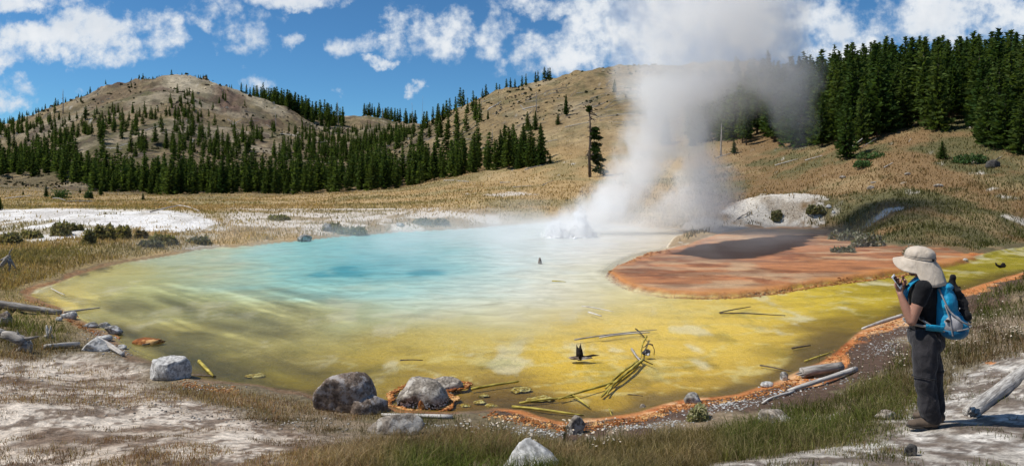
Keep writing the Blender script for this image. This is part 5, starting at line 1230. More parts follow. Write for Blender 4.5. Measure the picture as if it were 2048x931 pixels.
# far deadfall
FL = [(300, 425, 352, 413, 3.2, 'left arm of the bleached deadfall on top of the white bank'), (352, 413, 400, 423, 3.0, 'right arm of the bleached deadfall on top of the white bank'),
      (135, 405, 185, 404, 3.0, 'fallen trunk with upright branch in the left meadow'), (103, 398, 136, 402, 2.2, 'forked grey deadfall in front of the meadow bushes'), (10, 398, 60, 392, 2.0, 'low grey deadfall at the far left of the meadow'),
      (1685, 312, 1727, 278, 2.6, 'long bleached log leaning on the slope below the right forest'), (1820, 254, 1882, 236, 3.0, 'grey fallen trunk at the edge of the right forest'),
      (1851, 240, 1849, 270, 2.2, 'upright white branch under the grey fallen trunk'), (1848, 243, 1820, 284, 1.4, 'thin slanting branch left of the upright white branch'), (1720, 298, 1755, 277, 1.4, 'thin pale log uphill of the leaning bleached log'),
      (1768, 336, 1786, 326, 1.8, 'short white branch lying on the right meadow'), (1940, 256, 1950, 272, 2.6, 'short white stub log before the young conifer on the right'), (1992, 322, 2004, 314, 2.0, 'white branch lying on the dark boulder'),
      (1610, 322, 1645, 312, 2.0, 'pale log in the grass left of the leaning bleached log'), (1550, 332, 1596, 320, 2.0, 'long pale log at the foot of the hill seen through thin steam'), (1450, 262, 1482, 252, 2.0, 'fallen trunk uphill of the spindly dead tree'),
      (1430, 318, 1462, 308, 1.8, 'pale log at the foot of the spindly dead tree'), (1360, 462, 1330, 458, 2, 'pale driftwood by the fountain shore'), (1475, 440, 1500, 424, 2.6, 'white log on the grey spit beside the mound'),
      (978, 219, 997, 210, 2.6, 'lower crossed log on the right hill'), (974, 222, 1003, 203, 1.6, 'upper crossed log on the right hill'), (1000, 366, 1022, 366, 1.8, 'pale log in the meadow below the right hill'),
      (905, 268, 950, 256, 1.6, 'long thin log lying on the left flank of the right hill'), (1045, 220, 1078, 212, 2.0, 'pale log near the upright bare trunk on the right hill'), (1040, 212, 1052, 224, 1.4, 'short log left of the upright bare trunk'),
      (1130, 255, 1182, 244, 1.4, 'thin brown log on the slope left of the gnarled tree'), (1092, 285, 1115, 280, 1.4, 'short log on the lower slope of the right hill'), (1050, 340, 1098, 328, 1.8, 'pale log on the grass at the end of the forest belt'),
      (1026, 375, 1062, 373, 1.6, 'low log in the meadow right of the forest belt'), (886, 362, 940, 364, 1.6, 'long pale log in the meadow below the forest belt'), (1085, 372, 1105, 362, 1.6, 'forked pale branch in the meadow left of the gnarled tree'),
      (220, 300, 262, 288, 1.8, 'fallen trunk on the pale slope of the left hill'), (200, 296, 244, 299, 1.6, 'grey log crossing the pale slope of the left hill'), (240, 290, 300, 284, 1.6, 'log in the tangle of deadfall on the left hill'),
      (256, 316, 268, 326, 1.6, 'pale log above the forest belt on the left hill'), (465, 252, 482, 240, 1.6, 'white log on the slope right of the left summit'), (455, 240, 475, 251, 1.2, 'thin log crossing the white log on the left hill'),
      (340, 150, 352, 152, 1.4, 'short log on the summit of the left hill'), (560, 268, 600, 274, 1.4, 'log on the slope below the ridge trees'), (620, 290, 660, 282, 1.4, 'long log on the slope in the valley'), (290, 262, 330, 250, 1.4, 'log lying across the upper slope of the left hill'),
      (170, 262, 210, 250, 1.2, 'log on the left shoulder of the left hill'), (130, 292, 150, 302, 1.4, 'pale log at the left forest margin')]
for i, (a, b, c, d_, r_, lab) in enumerate(FL):
    p0 = np.array(G(a, b, 0, 18)); q1 = G(c, d_, 0, 18)
    yq = p0[1]; s = yq/F
    if abs(q1[1]-p0[1]) > 12 or d_ < b-16 or c == 1849 or c == 1950:
        q1 = ((c-1024)*s, yq+.2, EYE-(d_-HZ)*s)
    lift = r_*s*.6
    log(p0+[0, 0, lift], np.array(q1)+[0, 0, lift], r_*s*.55, r_*s*.3, white_wood if i % 3 else grey_wood, lab, 'fallen_tree', .012, i+70, 7, .15, cat='log')
# ---------------------------------------------------------------- the hiker
def remesh(name, parts, vox, mat, smooth_it=4, parent=None, disp=None):
    V, T = join([(v, tris_of(t)) for v, t in parts])
    me = mesh_np('tmp', V, T); o = bpy.data.objects.new('tmp', me); COL.objects.link(o)
    m = o.modifiers.new('r', 'REMESH'); m.mode = 'VOXEL'; m.voxel_size = vox
    s_ = o.modifiers.new('s', 'SMOOTH'); s_.factor = .6; s_.iterations = smooth_it
    dg = bpy.context.evaluated_depsgraph_get(); dg.update()
    ev = o.evaluated_get(dg); m2 = bpy.data.meshes.new_from_object(ev, depsgraph=dg)
    bpy.data.objects.remove(o)
    m2.name = name; m2.materials.clear(); m2.materials.append(mat)
    n = len(m2.vertices); co = np.empty(n*3, np.float32); m2.vertices.foreach_get('co', co); co = co.reshape(-1, 3)
    if disp is not None:
        nr_ = np.empty(n*3, np.float32); m2.vertices.foreach_get('normal', nr_); co = co+nr_.reshape(-1, 3)*disp(co)[:, None]
        m2.vertices.foreach_set('co', co.astype(np.float32).ravel())
    m2.polygons.foreach_set('use_smooth', np.ones(len(m2.polygons), bool)); m2.update()
    return link(name, m2, parent)
def cap(p, q, r0, r1, n=14, sq=1.0):
    """tapered capsule between p and q"""
    p = np.array(p, float); q = np.array(q, float); ax = q-p; L = np.linalg.norm(ax); ax = ax/(L+1e-9)
    pts, rs = [], []
    for k in range(5):
        a = math.pi/2*(k/5); pts.append(p-ax*r0*math.cos(a)*.999); rs.append(max(r0*math.sin(a), .0015))
    pts.append(p); rs.append(r0)
    pts.append((p+q)/2); rs.append((r0+r1)/2); pts.append(q); rs.append(r1)
    for k in range(4, -1, -1):
        a = math.pi/2*(k/5); pts.append(q+ax*r1*math.cos(a)*.999); rs.append(max(r1*math.sin(a), .0015))
    return tube(pts, rs, n, squash=sq)
def ell(c, r, rotm=None, s=3):
    V, T = ico(s); V = V*np.array(r)
    if rotm is not None: V = V@rotm
    return V+np.array(c), T
Fd = np.array([-.80, .60, 0]); Ld = np.array([-.60, -.80, 0]); Up = np.array([0, 0, 1.0])
BODY = np.stack([-Ld, Fd, Up])            # local right, forward, up
skin, t = new_mat('skin'); pos = t.node('ShaderNodeTexCoord').outputs['Object']
principled(t, t.mix(t.noise(pos, 40, 3), (.30, .145, .095, 1), (.40, .21, .145, 1)), .55, None, .35, **{'Subsurface Weight': .08})
def cloth(name, ca, cb, sc=300, rough=.9, fold=.004, fs=14):
    m, t = new_mat(name); oc = t.node('ShaderNodeTexCoord').outputs['Object']
    n = t.noise(oc, sc, 2); f = t.noise(t.mapping(oc, (1, 1, .45)), fs, 4, .55, .8)
    c = t.mix(t.mrange(t.math('ADD', t.math('MULTIPLY', n, .4), t.math('MULTIPLY', f, .6)), .35, .65), (*ca, 1), (*cb, 1))
    principled(t, c, rough, t.bump(t.math('ADD', t.math('MULTIPLY', f, 1), t.math('MULTIPLY', n, .05)), .8, fold*4), .2, **{'Sheen Weight': .1}); return m
M_shirt = cloth('black_tshirt', (.004, .004, .005), (.010, .010, .012))
M_trous = cloth('charcoal_trousers', (.018, .017, .019), (.040, .037, .040), fold=.008, fs=11)
M_hat = cloth('khaki_cloth', (.42, .355, .28), (.55, .475, .39), fold=.004)
M_boot = cloth('boot_suede', (.085, .062, .045), (.13, .098, .072), fs=25)
M_sole = cloth('boot_sole', (.02, .018, .016), (.035, .03, .026))
M_blue = cloth('blue_nylon', (.003, .17, .33), (.008, .28, .48), rough=.5, fold=.006, fs=16)
M_dblue = cloth('dark_blue_nylon', (.004, .085, .17), (.006, .12, .24), rough=.55)
M_grey = cloth('grey_webbing', (.22, .21, .21), (.34, .33, .33), rough=.7)
M_mesh = cloth('grey_mesh_pocket', (.27, .26, .27), (.38, .37, .38), rough=.7)
M_blk = cloth('black_jacket_cloth', (.006, .006, .007), (.014, .014, .016))
M_hair = cloth('dark_hair', (.02, .012, .008), (.04, .025, .016))
M_white, t = new_mat('white_phone_shell'); principled(t, (.78, .78, .79, 1), .25, None, .5)
M_scr, t = new_mat('phone_glass'); principled(t, (.015, .016, .02, 1), .08, None, .6)

bx_, by_, _z = ground(1860, 853)
gzp = H(bx_, by_)
person = link('person', None, loc=(bx_, by_, gzp), label='hiker in black t-shirt, charcoal trousers and tan sun hat looking down at a phone', cat='person')
pel = np.array([-.035, .0, .86]); wai = np.array([-.04, 0, 1.0]); che = np.array([-.045, 0, 1.20]); nkb = np.array([-.05, .0, 1.375]); hd = np.array([-.085, .02, 1.505])
lsh = np.array([-.135, -.125, 1.315]); rsh = np.array([.05, .125, 1.315])
lel = np.array([-.245, -.115, 1.005]); lwr = np.array([-.308, -.055, 1.238])
rel_ = np.array([-.02, .255, 1.06]); rwr = np.array([-.195, .10, 1.252])
lhp = pel+Ld*.092-[0, 0, .03]; rhp = pel-Ld*.092-[0, 0, .03]
lkn = np.array([-.105, -.09, .455]); lan = np.array([-.045, -.08, .095]); rkn = np.array([.095, .11, .46]); ran = np.array([.160, .16, .095])
# phone frame
pa = np.array([-.52, .16, .84]); pa /= np.linalg.norm(pa); pr_ = np.array([.84, .54, 0]); pr_ = pr_-pa*pr_.dot(pa); pr_ /= np.linalg.norm(pr_); pn = np.cross(pr_, pa)
pc = np.array([-.325, -.03, 1.352])
def pf(r, a, n_): return pc+pr_*r+pa*a+pn*n_
body = [ell(pel, (.155, .12, .13), BODY), cap(pel, wai, .125, .115), cap(wai, che, .115, .13), ell(che+[0, 0, .02], (.165, .115, .16), BODY), cap(lsh, rsh, .055, .055),
        cap(nkb-[0, 0, .05], hd-[0, 0, .06], .058, .052), ell(hd, (.073, .092, .112), BODY), cap(hd+Fd*.02-[0, 0, .06], hd+Fd*.06-[0, 0, .085], .045, .028),
        cap(hd+Fd*.092+[0, 0, .015], hd+Fd*.108-[0, 0, .02], .010, .014), ell(hd+Fd*.086-[0, 0, .052], (.022, .010, .010), BODY),
        ell(hd+Ld*.075-Fd*.005-[0, 0, .005], (.010, .018, .030), BODY), ell(hd-Ld*.075-Fd*.005-[0, 0, .005], (.010, .018, .030), BODY),
        cap(lsh, lel, .055, .042), cap(lel, (lel+lwr)/2, .042, .040), cap((lel+lwr)/2, lwr, .040, .026),
        cap(rsh, rel_, .052, .042), cap(rel_, (rel_+rwr)/2, .042, .038), cap((rel_+rwr)/2, rwr, .038, .026),
        cap(lhp, lkn, .085, .062), cap(lkn, lan, .058, .042), cap(rhp, rkn, .085, .062), cap(rkn, ran, .058, .042)]
# left hand: palm behind the lower phone, fingers round its right edge, thumb on the left edge
lp = pf(-.005, -.075, -.025)
body += [cap(lwr, lp, .025, .030, sq=1), ell(pf(-.006, -.045, -.024), (.036, .044, .015), np.stack([pr_, pa, pn]))]
for i, (a_, L_) in enumerate(((.012, 1.0), (-.010, 1.05), (-.032, 1.0), (-.052, .8))):
    b0 = pf(.024, a_-.01, -.026); b1 = pf(.045, a_, -.020*L_); b2 = pf(.050, a_+.004, .000); b3 = pf(.036*(1/L_), a_+.004, .013)
    body += [cap(b0, b1, .0105, .0095, 8), cap(b1, b2, .0095, .0085, 8), cap(b2, b3, .0085, .0075, 8)]
body += [cap(pf(-.028, -.066, -.022), pf(-.044, -.030, -.010), .014, .011, 8), cap(pf(-.044, -.030, -.010), pf(-.045, .004, .004), .011, .009, 8)]
# right hand: curled, index touching the screen, thumb below
rp = np.array([-.222, .035, 1.318]); hdir = rp-rwr; hdir /= np.linalg.norm(hdir)
body += [cap(rwr, rp-hdir*.02, .024, .027), ell(rp-hdir*.005, (.034, .017, .040), np.stack([np.cross(hdir, pn)/np.linalg.norm(np.cross(hdir, pn)), pn, hdir]))]
tgt = [pf(.012, -.022, .012), pf(.050, .012, .035), pf(.055, -.030, .042), pf(.058, -.055, .045)]
for i, tg in enumerate(tgt):
    k0 = rp+hdir*.030+np.array([0, .0, .022-.016*i])-pr_*.004*i
    mid = (k0*.55+tg*.45)+np.array([.006, 0, .026-.004*i]); mid2 = (mid*.4+tg*.6)+np.array([0, 0, .010])
    body += [cap(k0, mid, .0105, .0095, 8), cap(mid, mid2, .0095, .0085, 8), cap(mid2, tg, .0085, .0072, 8)]
body += [cap(rp-hdir*.01-[0, 0, .026], (rp+pf(.02, -.06, .02))/2-[0, 0, .018], .014, .011, 8), cap((rp+pf(.02, -.06, .02))/2-[0, 0, .018], pf(.022, -.052, .018), .011, .009, 8)]
remesh('body', body, .0052, skin, 3, person)
for s_ in (-1, 1):
    V, T = ell(hd+Fd*.083+Ld*.03*s_+[0, 0, .008], (.011,)*3, s=2); link('eye', mesh_np('eye', V, T, M_white, smooth=True), person)
remesh('hair', [ell(hd-Fd*.02+[0, 0, .02], (.083, .095, .108), BODY), ell(hd-Fd*.07-[0, 0, .06], (.055, .04, .06), BODY)], .008, M_hair, 2, person)
def folds(amp, sc, seed): return lambda co: amp*fbm(co[:, 0]*sc+co[:, 1]*sc*.6, co[:, 2]*sc*.8+co[:, 1]*3, seed, 4)
# shirt
sl = lsh+(lel-lsh)*.46; sr = rsh+(rel_-rsh)*.46
remesh('tshirt', [ell(pel+[0, 0, .0], (.162, .135, .06), BODY), cap(pel+[0, 0, .0], wai, .142, .130), cap(wai, che, .130, .145), ell(che+[0, 0, .02], (.178, .132, .168), BODY), cap(lsh, rsh, .070, .070),
                  cap(nkb-[0, 0, .06], nkb-[0, 0, .01], .075, .066), cap(lsh, sl-(lel-lsh)*.03, .070, .062), cap(rsh, sr, .070, .062)], .009, M_shirt, 3, person, folds(.012, 9, 5))
# trousers: seat, legs with zip-off seams and loose hems
def leg(h_, k_, a_): return [cap(h_, k_, .104, .086), cap(k_, k_+(a_-k_)*.55, .086, .078), cap(k_+(a_-k_)*.55, a_+[0, 0, .025], .078, .080)]
remesh('trousers', [ell(pel-[0, 0, .04], (.170, .142, .13), BODY), cap(pel-[0, 0, .03], pel+[0, 0, .0], .14, .138), ell(pel-Fd*.05-[0, 0, .07], (.155, .11, .11), BODY)]+leg(lhp, lkn, lan)+leg(rhp, rkn, ran), .010, M_trous, 3, person, folds(.026, 7, 9))
for (k_, a_) in ((lkn, lan), (rkn, ran)):
    th = np.linspace(0, 6.283, 25); c = k_+(a_-k_)*-.12
    V, T = tube(np.stack([c[0]+np.cos(th)*.094, c[1]+np.sin(th)*.094, c[2]+.006*np.sin(th*2)], 1), [.005]*25, 5, cap=False); link('zip_seam', mesh_np('zip_seam', V, T, M_blk, smooth=True), person)
# boots
for nm, an, dr in (('boot', lan, np.array([-.98, .2, 0])), ('boot', ran, np.array([-.80, .60, 0]))):
    dr = dr/np.linalg.norm(dr); sd = np.array([-dr[1], dr[0], 0]); B = np.stack([sd, dr, Up]); g0 = np.array([an[0], an[1], 0.0])
    zt = H(bx_+an[0], by_+an[1])-gzp; g0[2] = zt
    bo = remesh(nm, [cap(g0+[0, 0, .10], g0+[0, 0, .17], .050, .052), ell(g0+[0, 0, .07]-dr*.015, (.044, .062, .060), B), cap(g0+dr*.03+[0, 0, .062], g0+dr*.135+[0, 0, .045], .046, .036), ell(g0+dr*.150+[0, 0, .040], (.042, .045, .032), B)], .008, M_boot, 3, person)
    so = remesh('sole', [ell(g0+dr*.12+[0, 0, .014], (.050, .085, .018), B), ell(g0-dr*.02+[0, 0, .014], (.044, .060, .019), B), cap(g0+dr*.0+[0, 0, .014], g0+dr*.1+[0, 0, .014], .016, .016)], .007, M_sole, 2, bo)
    V, T = tube([g0+dr*.06+sd*.045+[0, 0, .10], g0+dr*.085+[0, 0, .115], g0+dr*.06-sd*.045+[0, 0, .10], g0+dr*.07+[0, 0, .125], g0+dr*.055+sd*.05+[0, 0, .125]], [.004]*5, 5); link('laces', mesh_np('laces', V, T, M_blk), bo)
# hat: crown, band, brim and neck cape
hc = hd+np.array([0, 0, .035]); tilt = Matrix.Rotation(R(-6), 3, Vector(Ld))
def hp(phi, rad, up, ey=1.15):
    p = Fd*math.cos(phi)*rad*ey+Ld*math.sin(phi)*rad+Up*up
    return np.array(tilt@Vector(p))+hc
NP = 48; rings = []
for k in range(7):
    a = k/6*math.pi/2; rings.append([hp(2*math.pi*j/NP, .104*math.sin(a)+.002, .055+.078*math.cos(a)+.004*math.sin(6*2*math.pi*j/NP)*(k > 2)) for j in range(NP)])
rings.append([hp(2*math.pi*j/NP, .108+.0015*math.sin(j*2.1), .02) for j in range(NP)])
crown_r = np.array(rings)
def skin_rings(RR, close_top=True):
    m, n = len(RR), len(RR[0]); V = np.array(RR).reshape(-1, 3); T = []
    for i in range(m-1):
        for j in range(n): T.append((i*n+j, i*n+(j+1) % n, (i+1)*n+(j+1) % n, (i+1)*n+j))
    return V, np.array(T)
def thick(o, th): m = o.modifiers.new('thickness', 'SOLIDIFY'); m.thickness = th; m.offset = -1; return o
V, T = skin_rings(crown_r); hat = thick(link('sun_hat', mesh_np('sun_hat', V, T, M_hat, smooth=True), person), .004)
rings = []
for k in range(9):
    q = k/8; rr = []
    for j in range(NP):
        ph = 2*math.pi*j/NP; cf = math.cos(ph); back = max(0, -cf)**.8; side = abs(math.sin(ph)); frt = max(0, cf)
        out = .104+q*(.088*frt**1.5+.036*side+.108*back)/1.1
        dn = .02-q*(.035*frt+.130*side**1.3+.185*back)+.010*q*math.sin(ph*5+1)*(.4+back)-.02*math.sin(q*3.14)*side
        rr.append(hp(ph, out, dn+.03*back*math.sin(q*3.14)))
    rings.append(rr)
V, T = skin_rings(rings); thick(link('brim', mesh_np('brim', V, T, M_hat, smooth=True), hat), .004)
th = np.linspace(0, 2*math.pi, 49)
V, T = tube(np.array([hp(a, .1105, .024) for a in th]), [.0045]*49, 6, cap=False); link('hat_band', mesh_np('hat_band', V, T, M_hat, smooth=True), hat)
c0 = hp(math.pi*.80, .118, .03); V, T = join([ell(c0, (.012, .012, .014), s=2), tube([c0, c0+[.02, -.01, .03], c0+[.03, 0, .01], c0], [.002]*4, 5)]); link('cord_lock', mesh_np('cord_lock', V, T, M_blk), hat)
# phone
q0 = np.stack([pr_, pa, pn])
def boxl(sx, sy, sz, b, off): V, T = cube_mesh(sx, sy, sz, b, 3); return (V+np.array(off))@q0, T
V, T = boxl(.064, .130, .009, .004, (0, 0, 0)); ph = link('phone', mesh_np('phone', V, T, M_white), loc=tuple(np.array([bx_, by_, gzp])+pc*1.035), label='white smartphone held in the left hand of the hiker', cat='phone')
V, T = boxl(.056, .094, .0012, .0004, (0, .002, .0049)); link('screen', mesh_np('screen', V, T, M_scr), ph)
V, T = ico(2); link('home_button', mesh_np('home_button', (V*[.0055, .0055, .0008]+[0, -.056, .0047])@q0, T, M_grey), ph)
# backpack
bk = che-Fd*.17+np.array([0, 0, -.02]); BK = np.stack([-Ld, -Fd, Up])
pack = link('backpack', None, loc=(bx_, by_, gzp), label='bright blue backpack with grey straps worn by the hiker', cat='backpack')
def pb(r, b, u_): return che+(-Ld)*r+(-Fd)*b+Up*u_          # right, back, up from the chest centre
remesh('main_bag', [ell(pb(0, .19, -.20), (.150, .115, .135), BK), ell(pb(0, .175, -.05), (.132, .085, .16), BK), ell(pb(0, .15, .075), (.105, .06, .085), BK), cap(pb(-.07, .135, -.22), pb(-.06, .13, .08), .05, .04), cap(pb(.07, .135, -.22), pb(.06, .13, .08), .05, .04), ell(pb(0, .25, -.24), (.12, .085, .09), BK)],
       .009, M_blue, 4, pack, folds(.018, 10, 15))
remesh('lower_panel', [ell(pb(0, .215, -.275), (.158, .115, .080), BK)], .009, M_dblue, 2, pack, folds(.008, 10, 16))
remesh('mesh_pocket', [ell(pb(-.105, .215, -.20), (.050, .080, .085), BK)], .008, M_mesh, 2, pack, folds(.008, 12, 17))
remesh('mesh_pocket', [ell(pb(.105, .215, -.20), (.050, .080, .085), BK)], .008, M_mesh, 2, pack, folds(.008, 12, 18))
remesh('top_lid', [ell(pb(0, .16, .115), (.095, .065, .045), BK), cap(pb(-.05, .11, .13), pb(.05, .11, .13), .025, .025)], .008, M_blue, 3, pack, folds(.008, 12, 19))
def ribbon(pts, w_, th_, mat, name, par=None):
    P = np.array(pts, float); k = len(P); ts = np.linspace(0, 1, k); tt = np.linspace(0, 1, 30)
    P = np.stack([np.interp(tt, ts, P[:, i]) for i in range(3)], 1)
    for _ in range(3): P[1:-1] = (P[:-2]+P[2:]+2*P[1:-1])/4
    cen = che+[0, 0, -.1]; V = []
    T_ = np.gradient(P, axis=0)
    for p, tg in zip(P, T_):
        tg = tg/np.linalg.norm(tg); nrm = p-cen; nrm -= tg*nrm.dot(tg); nrm /= np.linalg.norm(nrm); sd = np.cross(tg, nrm)
        V += [p+sd*w_/2, p+sd*w_/2+nrm*th_, p-sd*w_/2+nrm*th_, p-sd*w_/2]
    T = []
    for i in range(29):
        for j in range(4): T.append((i*4+j, i*4+(j+1) % 4, (i+1)*4+(j+1) % 4, (i+1)*4+j))
    T += [(3, 2, 1, 0), (116, 117, 118, 119)]
    return link(name, mesh_np(name, np.array(V), np.array(T), mat), par or pack)
for s_ in (-1, 1):     # shoulder straps: from the bag over the shoulder and down the front
    ribbon([pb(.075*s_, .155, .10), pb(.085*s_, .10, .178), pb(.092*s_, .03, .205), pb(.100*s_, -.05, .185), pb(.105*s_, -.125, .10), pb(.11*s_, -.150, .0), pb(.13*s_, -.13, -.10), pb(.165*s_, -.05, -.18)], .058, .012, M_blue, 'shoulder_strap')
    ribbon([pb(.075*s_, .15, .118), pb(.085*s_, .10, .194), pb(.092*s_, .03, .221), pb(.100*s_, -.05, .201)], .016, .004, M_grey, 'strap_trim')
    ribbon([pb(.165*s_, -.06, -.15), pb(.185*s_, .01, -.19), pb(.16*s_, .10, -.25), pb(.13*s_, .16, -.27)], .020, .004, M_grey, 'load_strap')
    ribbon([pb(.13*s_, .13, -.24), pb(.175*s_, .06, -.235), pb(.185*s_, -.01, -.232), pb(.14*s_, -.10, -.23), pb(.05*s_, -.165, -.225), pb(0, -.172, -.225)], .030, .005, M_grey, 'hip_belt')
    ribbon([pb(.15*s_, .15, -.24), pb(.182*s_, .07, -.235), pb(.188*s_, .02, -.234)], .068, .012, M_blue, 'hip_fin')
    ribbon([pb(.10*s_, .11, .11), pb(.135*s_, .15, .02), pb(.145*s_, .20, -.09), pb(.13*s_, .29, -.17), pb(.06*s_, .345, -.20)], .016, .005, M_grey, 'compression_strap')
    ribbon([pb(.135*s_, .16, -.03), pb(.162*s_, .20, -.15), pb(.155*s_, .22, -.30)], .014, .005, M_grey, 'side_strap')
    V, T = ell(pb(.162*s_, .185, -.165), (.012, .022, .014), BK, 2); link('buckle', mesh_np('buckle', V, T, M_blk), pack)
    V, T = ell(pb(.182*s_, -.01, -.165), (.010, .018, .014), BK, 2); link('buckle', mesh_np('buckle', V, T, M_blk), pack)
ribbon([pb(-.155, .25, -.245), pb(-.10, .33, -.225), pb(0, .352, -.215), pb(.10, .33, -.225), pb(.155, .25, -.245)], .010, .006, M_grey, 'bottom_piping')
V, T = boxl(.012, .05, .002, 0, (0, 0, 0)); 
V, T = cube_mesh(.010, .045, .003, 0); Bm = np.stack([Up*.8+Ld*.2, Ld, -Fd]); link('logo_patch', mesh_np('logo_patch', V@Bm+pb(-.055, .268, -.06), T, M_white), pack)
jk = link('black_jacket', None, loc=(bx_, by_, gzp), label='black jacket stuffed behind the bungee cord of the blue backpack', cat='jacket')
remesh('cloth', [cap(pb(.02, .205, .13), pb(.03, .265, -.01), .030, .045), cap(pb(.03, .265, -.01), pb(.02, .31, -.14), .045, .030), cap(pb(.02, .20, .13), pb(-.0, .215, .21), .028, .012), cap(pb(.03, .21, .12), pb(.06, .27, .11), .024, .010)], .008, M_blk, 1, jk, folds(.035, 16, 22))
for i in range(3):
    V, T = tube([pb(-.06, .22-.01*i+.035*i, .03-.07*i), pb(.02, .30+.012*i, -.01-.07*i), pb(.10, .24+.02*i, .03-.07*i)], [.004]*3, 6); link('bungee_cord', mesh_np('bungee_cord', V, T, M_blk), pack)

for o in (person, pack, jk, ph): o.scale = (1.035,)*3
# ---------------------------------------------------------------- fountain and steam
fx, fy = plan(1142, 474)
fs_ = fy/F
m_f, t = new_mat('boiling_water'); oc = t.node('ShaderNodeTexCoord').outputs['Object']
p = principled(t, (.95, .96, .97, 1), .6, t.bump(t.noise(oc, 7, 5, .7), .6, .2), .3, **{'Emission Color': (0, 0, 0, 1)})
rg = np.random.RandomState(4); V1, T1 = ico(1); V3, T3 = ico(3); parts = []
def fprof(x): return 50*math.exp(-((x-20)/17)**2)+26*math.exp(-((x+28)/20)**2)+8
for i in range(2600):
    x = rg.uniform(-52, 50); top = fprof(x)*rg.uniform(.45, 1.3); h = top*rg.rand()**.9
    s = rg.uniform(.008, .022)
    parts.append((V1*s*[1, 1, rg.uniform(1, 2)]+[x*fs_+rg.normal(0, .05), rg.normal(0, .35)*(1-.5*h/52), h*fs_], T1))
V, T = join(parts)
fo = link('boiling_fountain', mesh_np('boiling_fountain', V, T, m_f), loc=(fx, fy, 0), label='white boiling water spouting at the far side of the pool', cat='fountain')
parts = []
for q in range(60):
    x = rg.uniform(-50, 48); V, T = ico(2); parts.append((V*[rg.uniform(.08, .22), rg.uniform(.08, .2), rg.uniform(.04, .12)]*(1+.3*rg.normal(0, 1, (len(V), 1)).clip(-1, 1))+[x*fs_, rg.normal(0, .4), 0], T))
V, T = join(parts); link('foam', mesh_np('foam', V, T, m_f, smooth=True), fo)

def steam(name, pts, label, dens, base_px, base_row, Y0, depth=.75, nscale=.45, ncoef=1.5, zmin=0.0, seed=0, fall=1.0, lean=0):
    """pts: (row, centre px, half width px, density factor); a lofted closed hull filled with vapour"""
    k = Y0/F; x0 = (base_px-1024)*k
    pts = sorted(pts, key=lambda p_: -p_[0])
    zz = np.array([EYE-(p_[0]-HZ)*k for p_ in pts]); cx = np.array([(p_[1]-1024)*k-x0 for p_ in pts]); rr = np.array([p_[2]*k for p_ in pts]); dd = np.array([p_[3] for p_ in pts])
    z0, z1 = zz[0], zz[-1]; n = 40; zs = np.linspace(z0, z1, n); th = np.arange(28)/28*2*np.pi; ring = []
    for z in zs:
        c = np.interp(z, zz, cx); r = np.interp(z, zz, rr)*1.12
        ring.append(np.stack([c+np.cos(th)*r, lean*(z-z0)+np.sin(th)*r*depth, np.full(28, z-z0)], 1))
    V, Q_ = skin_rings(ring); V = np.concatenate([V, [[np.interp(z0, zz, cx), 0, 0], [np.interp(z1, zz, cx), lean*(z1-z0), z1-z0]]]); a, b = len(V)-2, len(V)-1
    T = list(tris_of(Q_)); m_ = (n-1)*28
    T += [(a, (j+1) % 28, j) for j in range(28)]+[(b, m_+j, m_+(j+1) % 28) for j in range(28)]
    m, t = new_mat(name)
    oc = t.node('ShaderNodeTexCoord').outputs['Object']
    wv = t.vmath('MULTIPLY_ADD', t.vmath('SUBTRACT', t.noise(oc, nscale*.7, 2, .5, out=1), (.5, .5, .5)), (1.6, 1.6, .8), oc)
    sp_ = t.node('ShaderNodeSeparateXYZ'); t.put(sp_.inputs[0], wv)
    so_ = t.node('ShaderNodeSeparateXYZ'); t.put(so_.inputs[0], oc)
    tz = t.math('DIVIDE', so_.outputs[2], float(z1-z0), clamp=True)
    def curve(vals):
        lo, hi = float(min(vals)), float(max(vals)); hi = hi if hi > lo+1e-6 else lo+1e-6
        fc = t.node('ShaderNodeFloatCurve'); cu = fc.mapping.curves[0]
        xs = (zz-z0)/(z1-z0); ys = (np.array(vals)-lo)/(hi-lo)
        cu.points[0].location = (float(xs[0]), float(ys[0])); cu.points[1].location = (float(xs[-1]), float(ys[-1]))
        for a_, b_ in zip(xs[1:-1], ys[1:-1]): cu.points.new(float(a_), float(b_))
        fc.mapping.update(); t.put(fc.inputs['Value'], tz); return t.math('MULTIPLY_ADD', fc.outputs[0], hi-lo, lo)
    C_ = curve(cx); Rr = curve(rr); D_ = curve(dd)
    dx = t.math('DIVIDE', t.math('SUBTRACT', sp_.outputs[0], C_), Rr)
    dy = t.math('DIVIDE', t.math('SUBTRACT', sp_.outputs[1], t.math('MULTIPLY', so_.outputs[2], lean)), t.math('MULTIPLY', Rr, depth))
    q = t.math('SQRT', t.math('ADD', t.math('MULTIPLY', dx, dx), t.math('MULTIPLY', dy, dy)))
    nz = t.noise(t.mapping(wv, (1, 1, .7), loc=(seed, 0, 0)), nscale, 6, .62)
    body_ = t.math('ADD', t.math('SUBTRACT', 1.0, q), t.math('MULTIPLY', t.math('SUBTRACT', nz, .5), ncoef))
    den = t.math('MULTIPLY', t.mrange(body_, .02, .9*fall), t.mrange(q, 1.08, .85))
    den = t.math('MULTIPLY', t.math('MULTIPLY', den, D_), dens)
    pv = t.node('ShaderNodeVolumePrincipled'); t.put(pv.inputs['Density'], den); pv.inputs['Color'].default_value = (1, 1, 1, 1); pv.inputs['Anisotropy'].default_value = .0
    t.l.new(pv.outputs[0], t.out.inputs['Volume'])
    m.cycles.volume_sampling = 'MULTIPLE_IMPORTANCE'
    return link(name, mesh_np(name, V, np.array(T), m, smooth=True), loc=(x0, Y0, z0), kind='stuff', label=label, cat='steam')
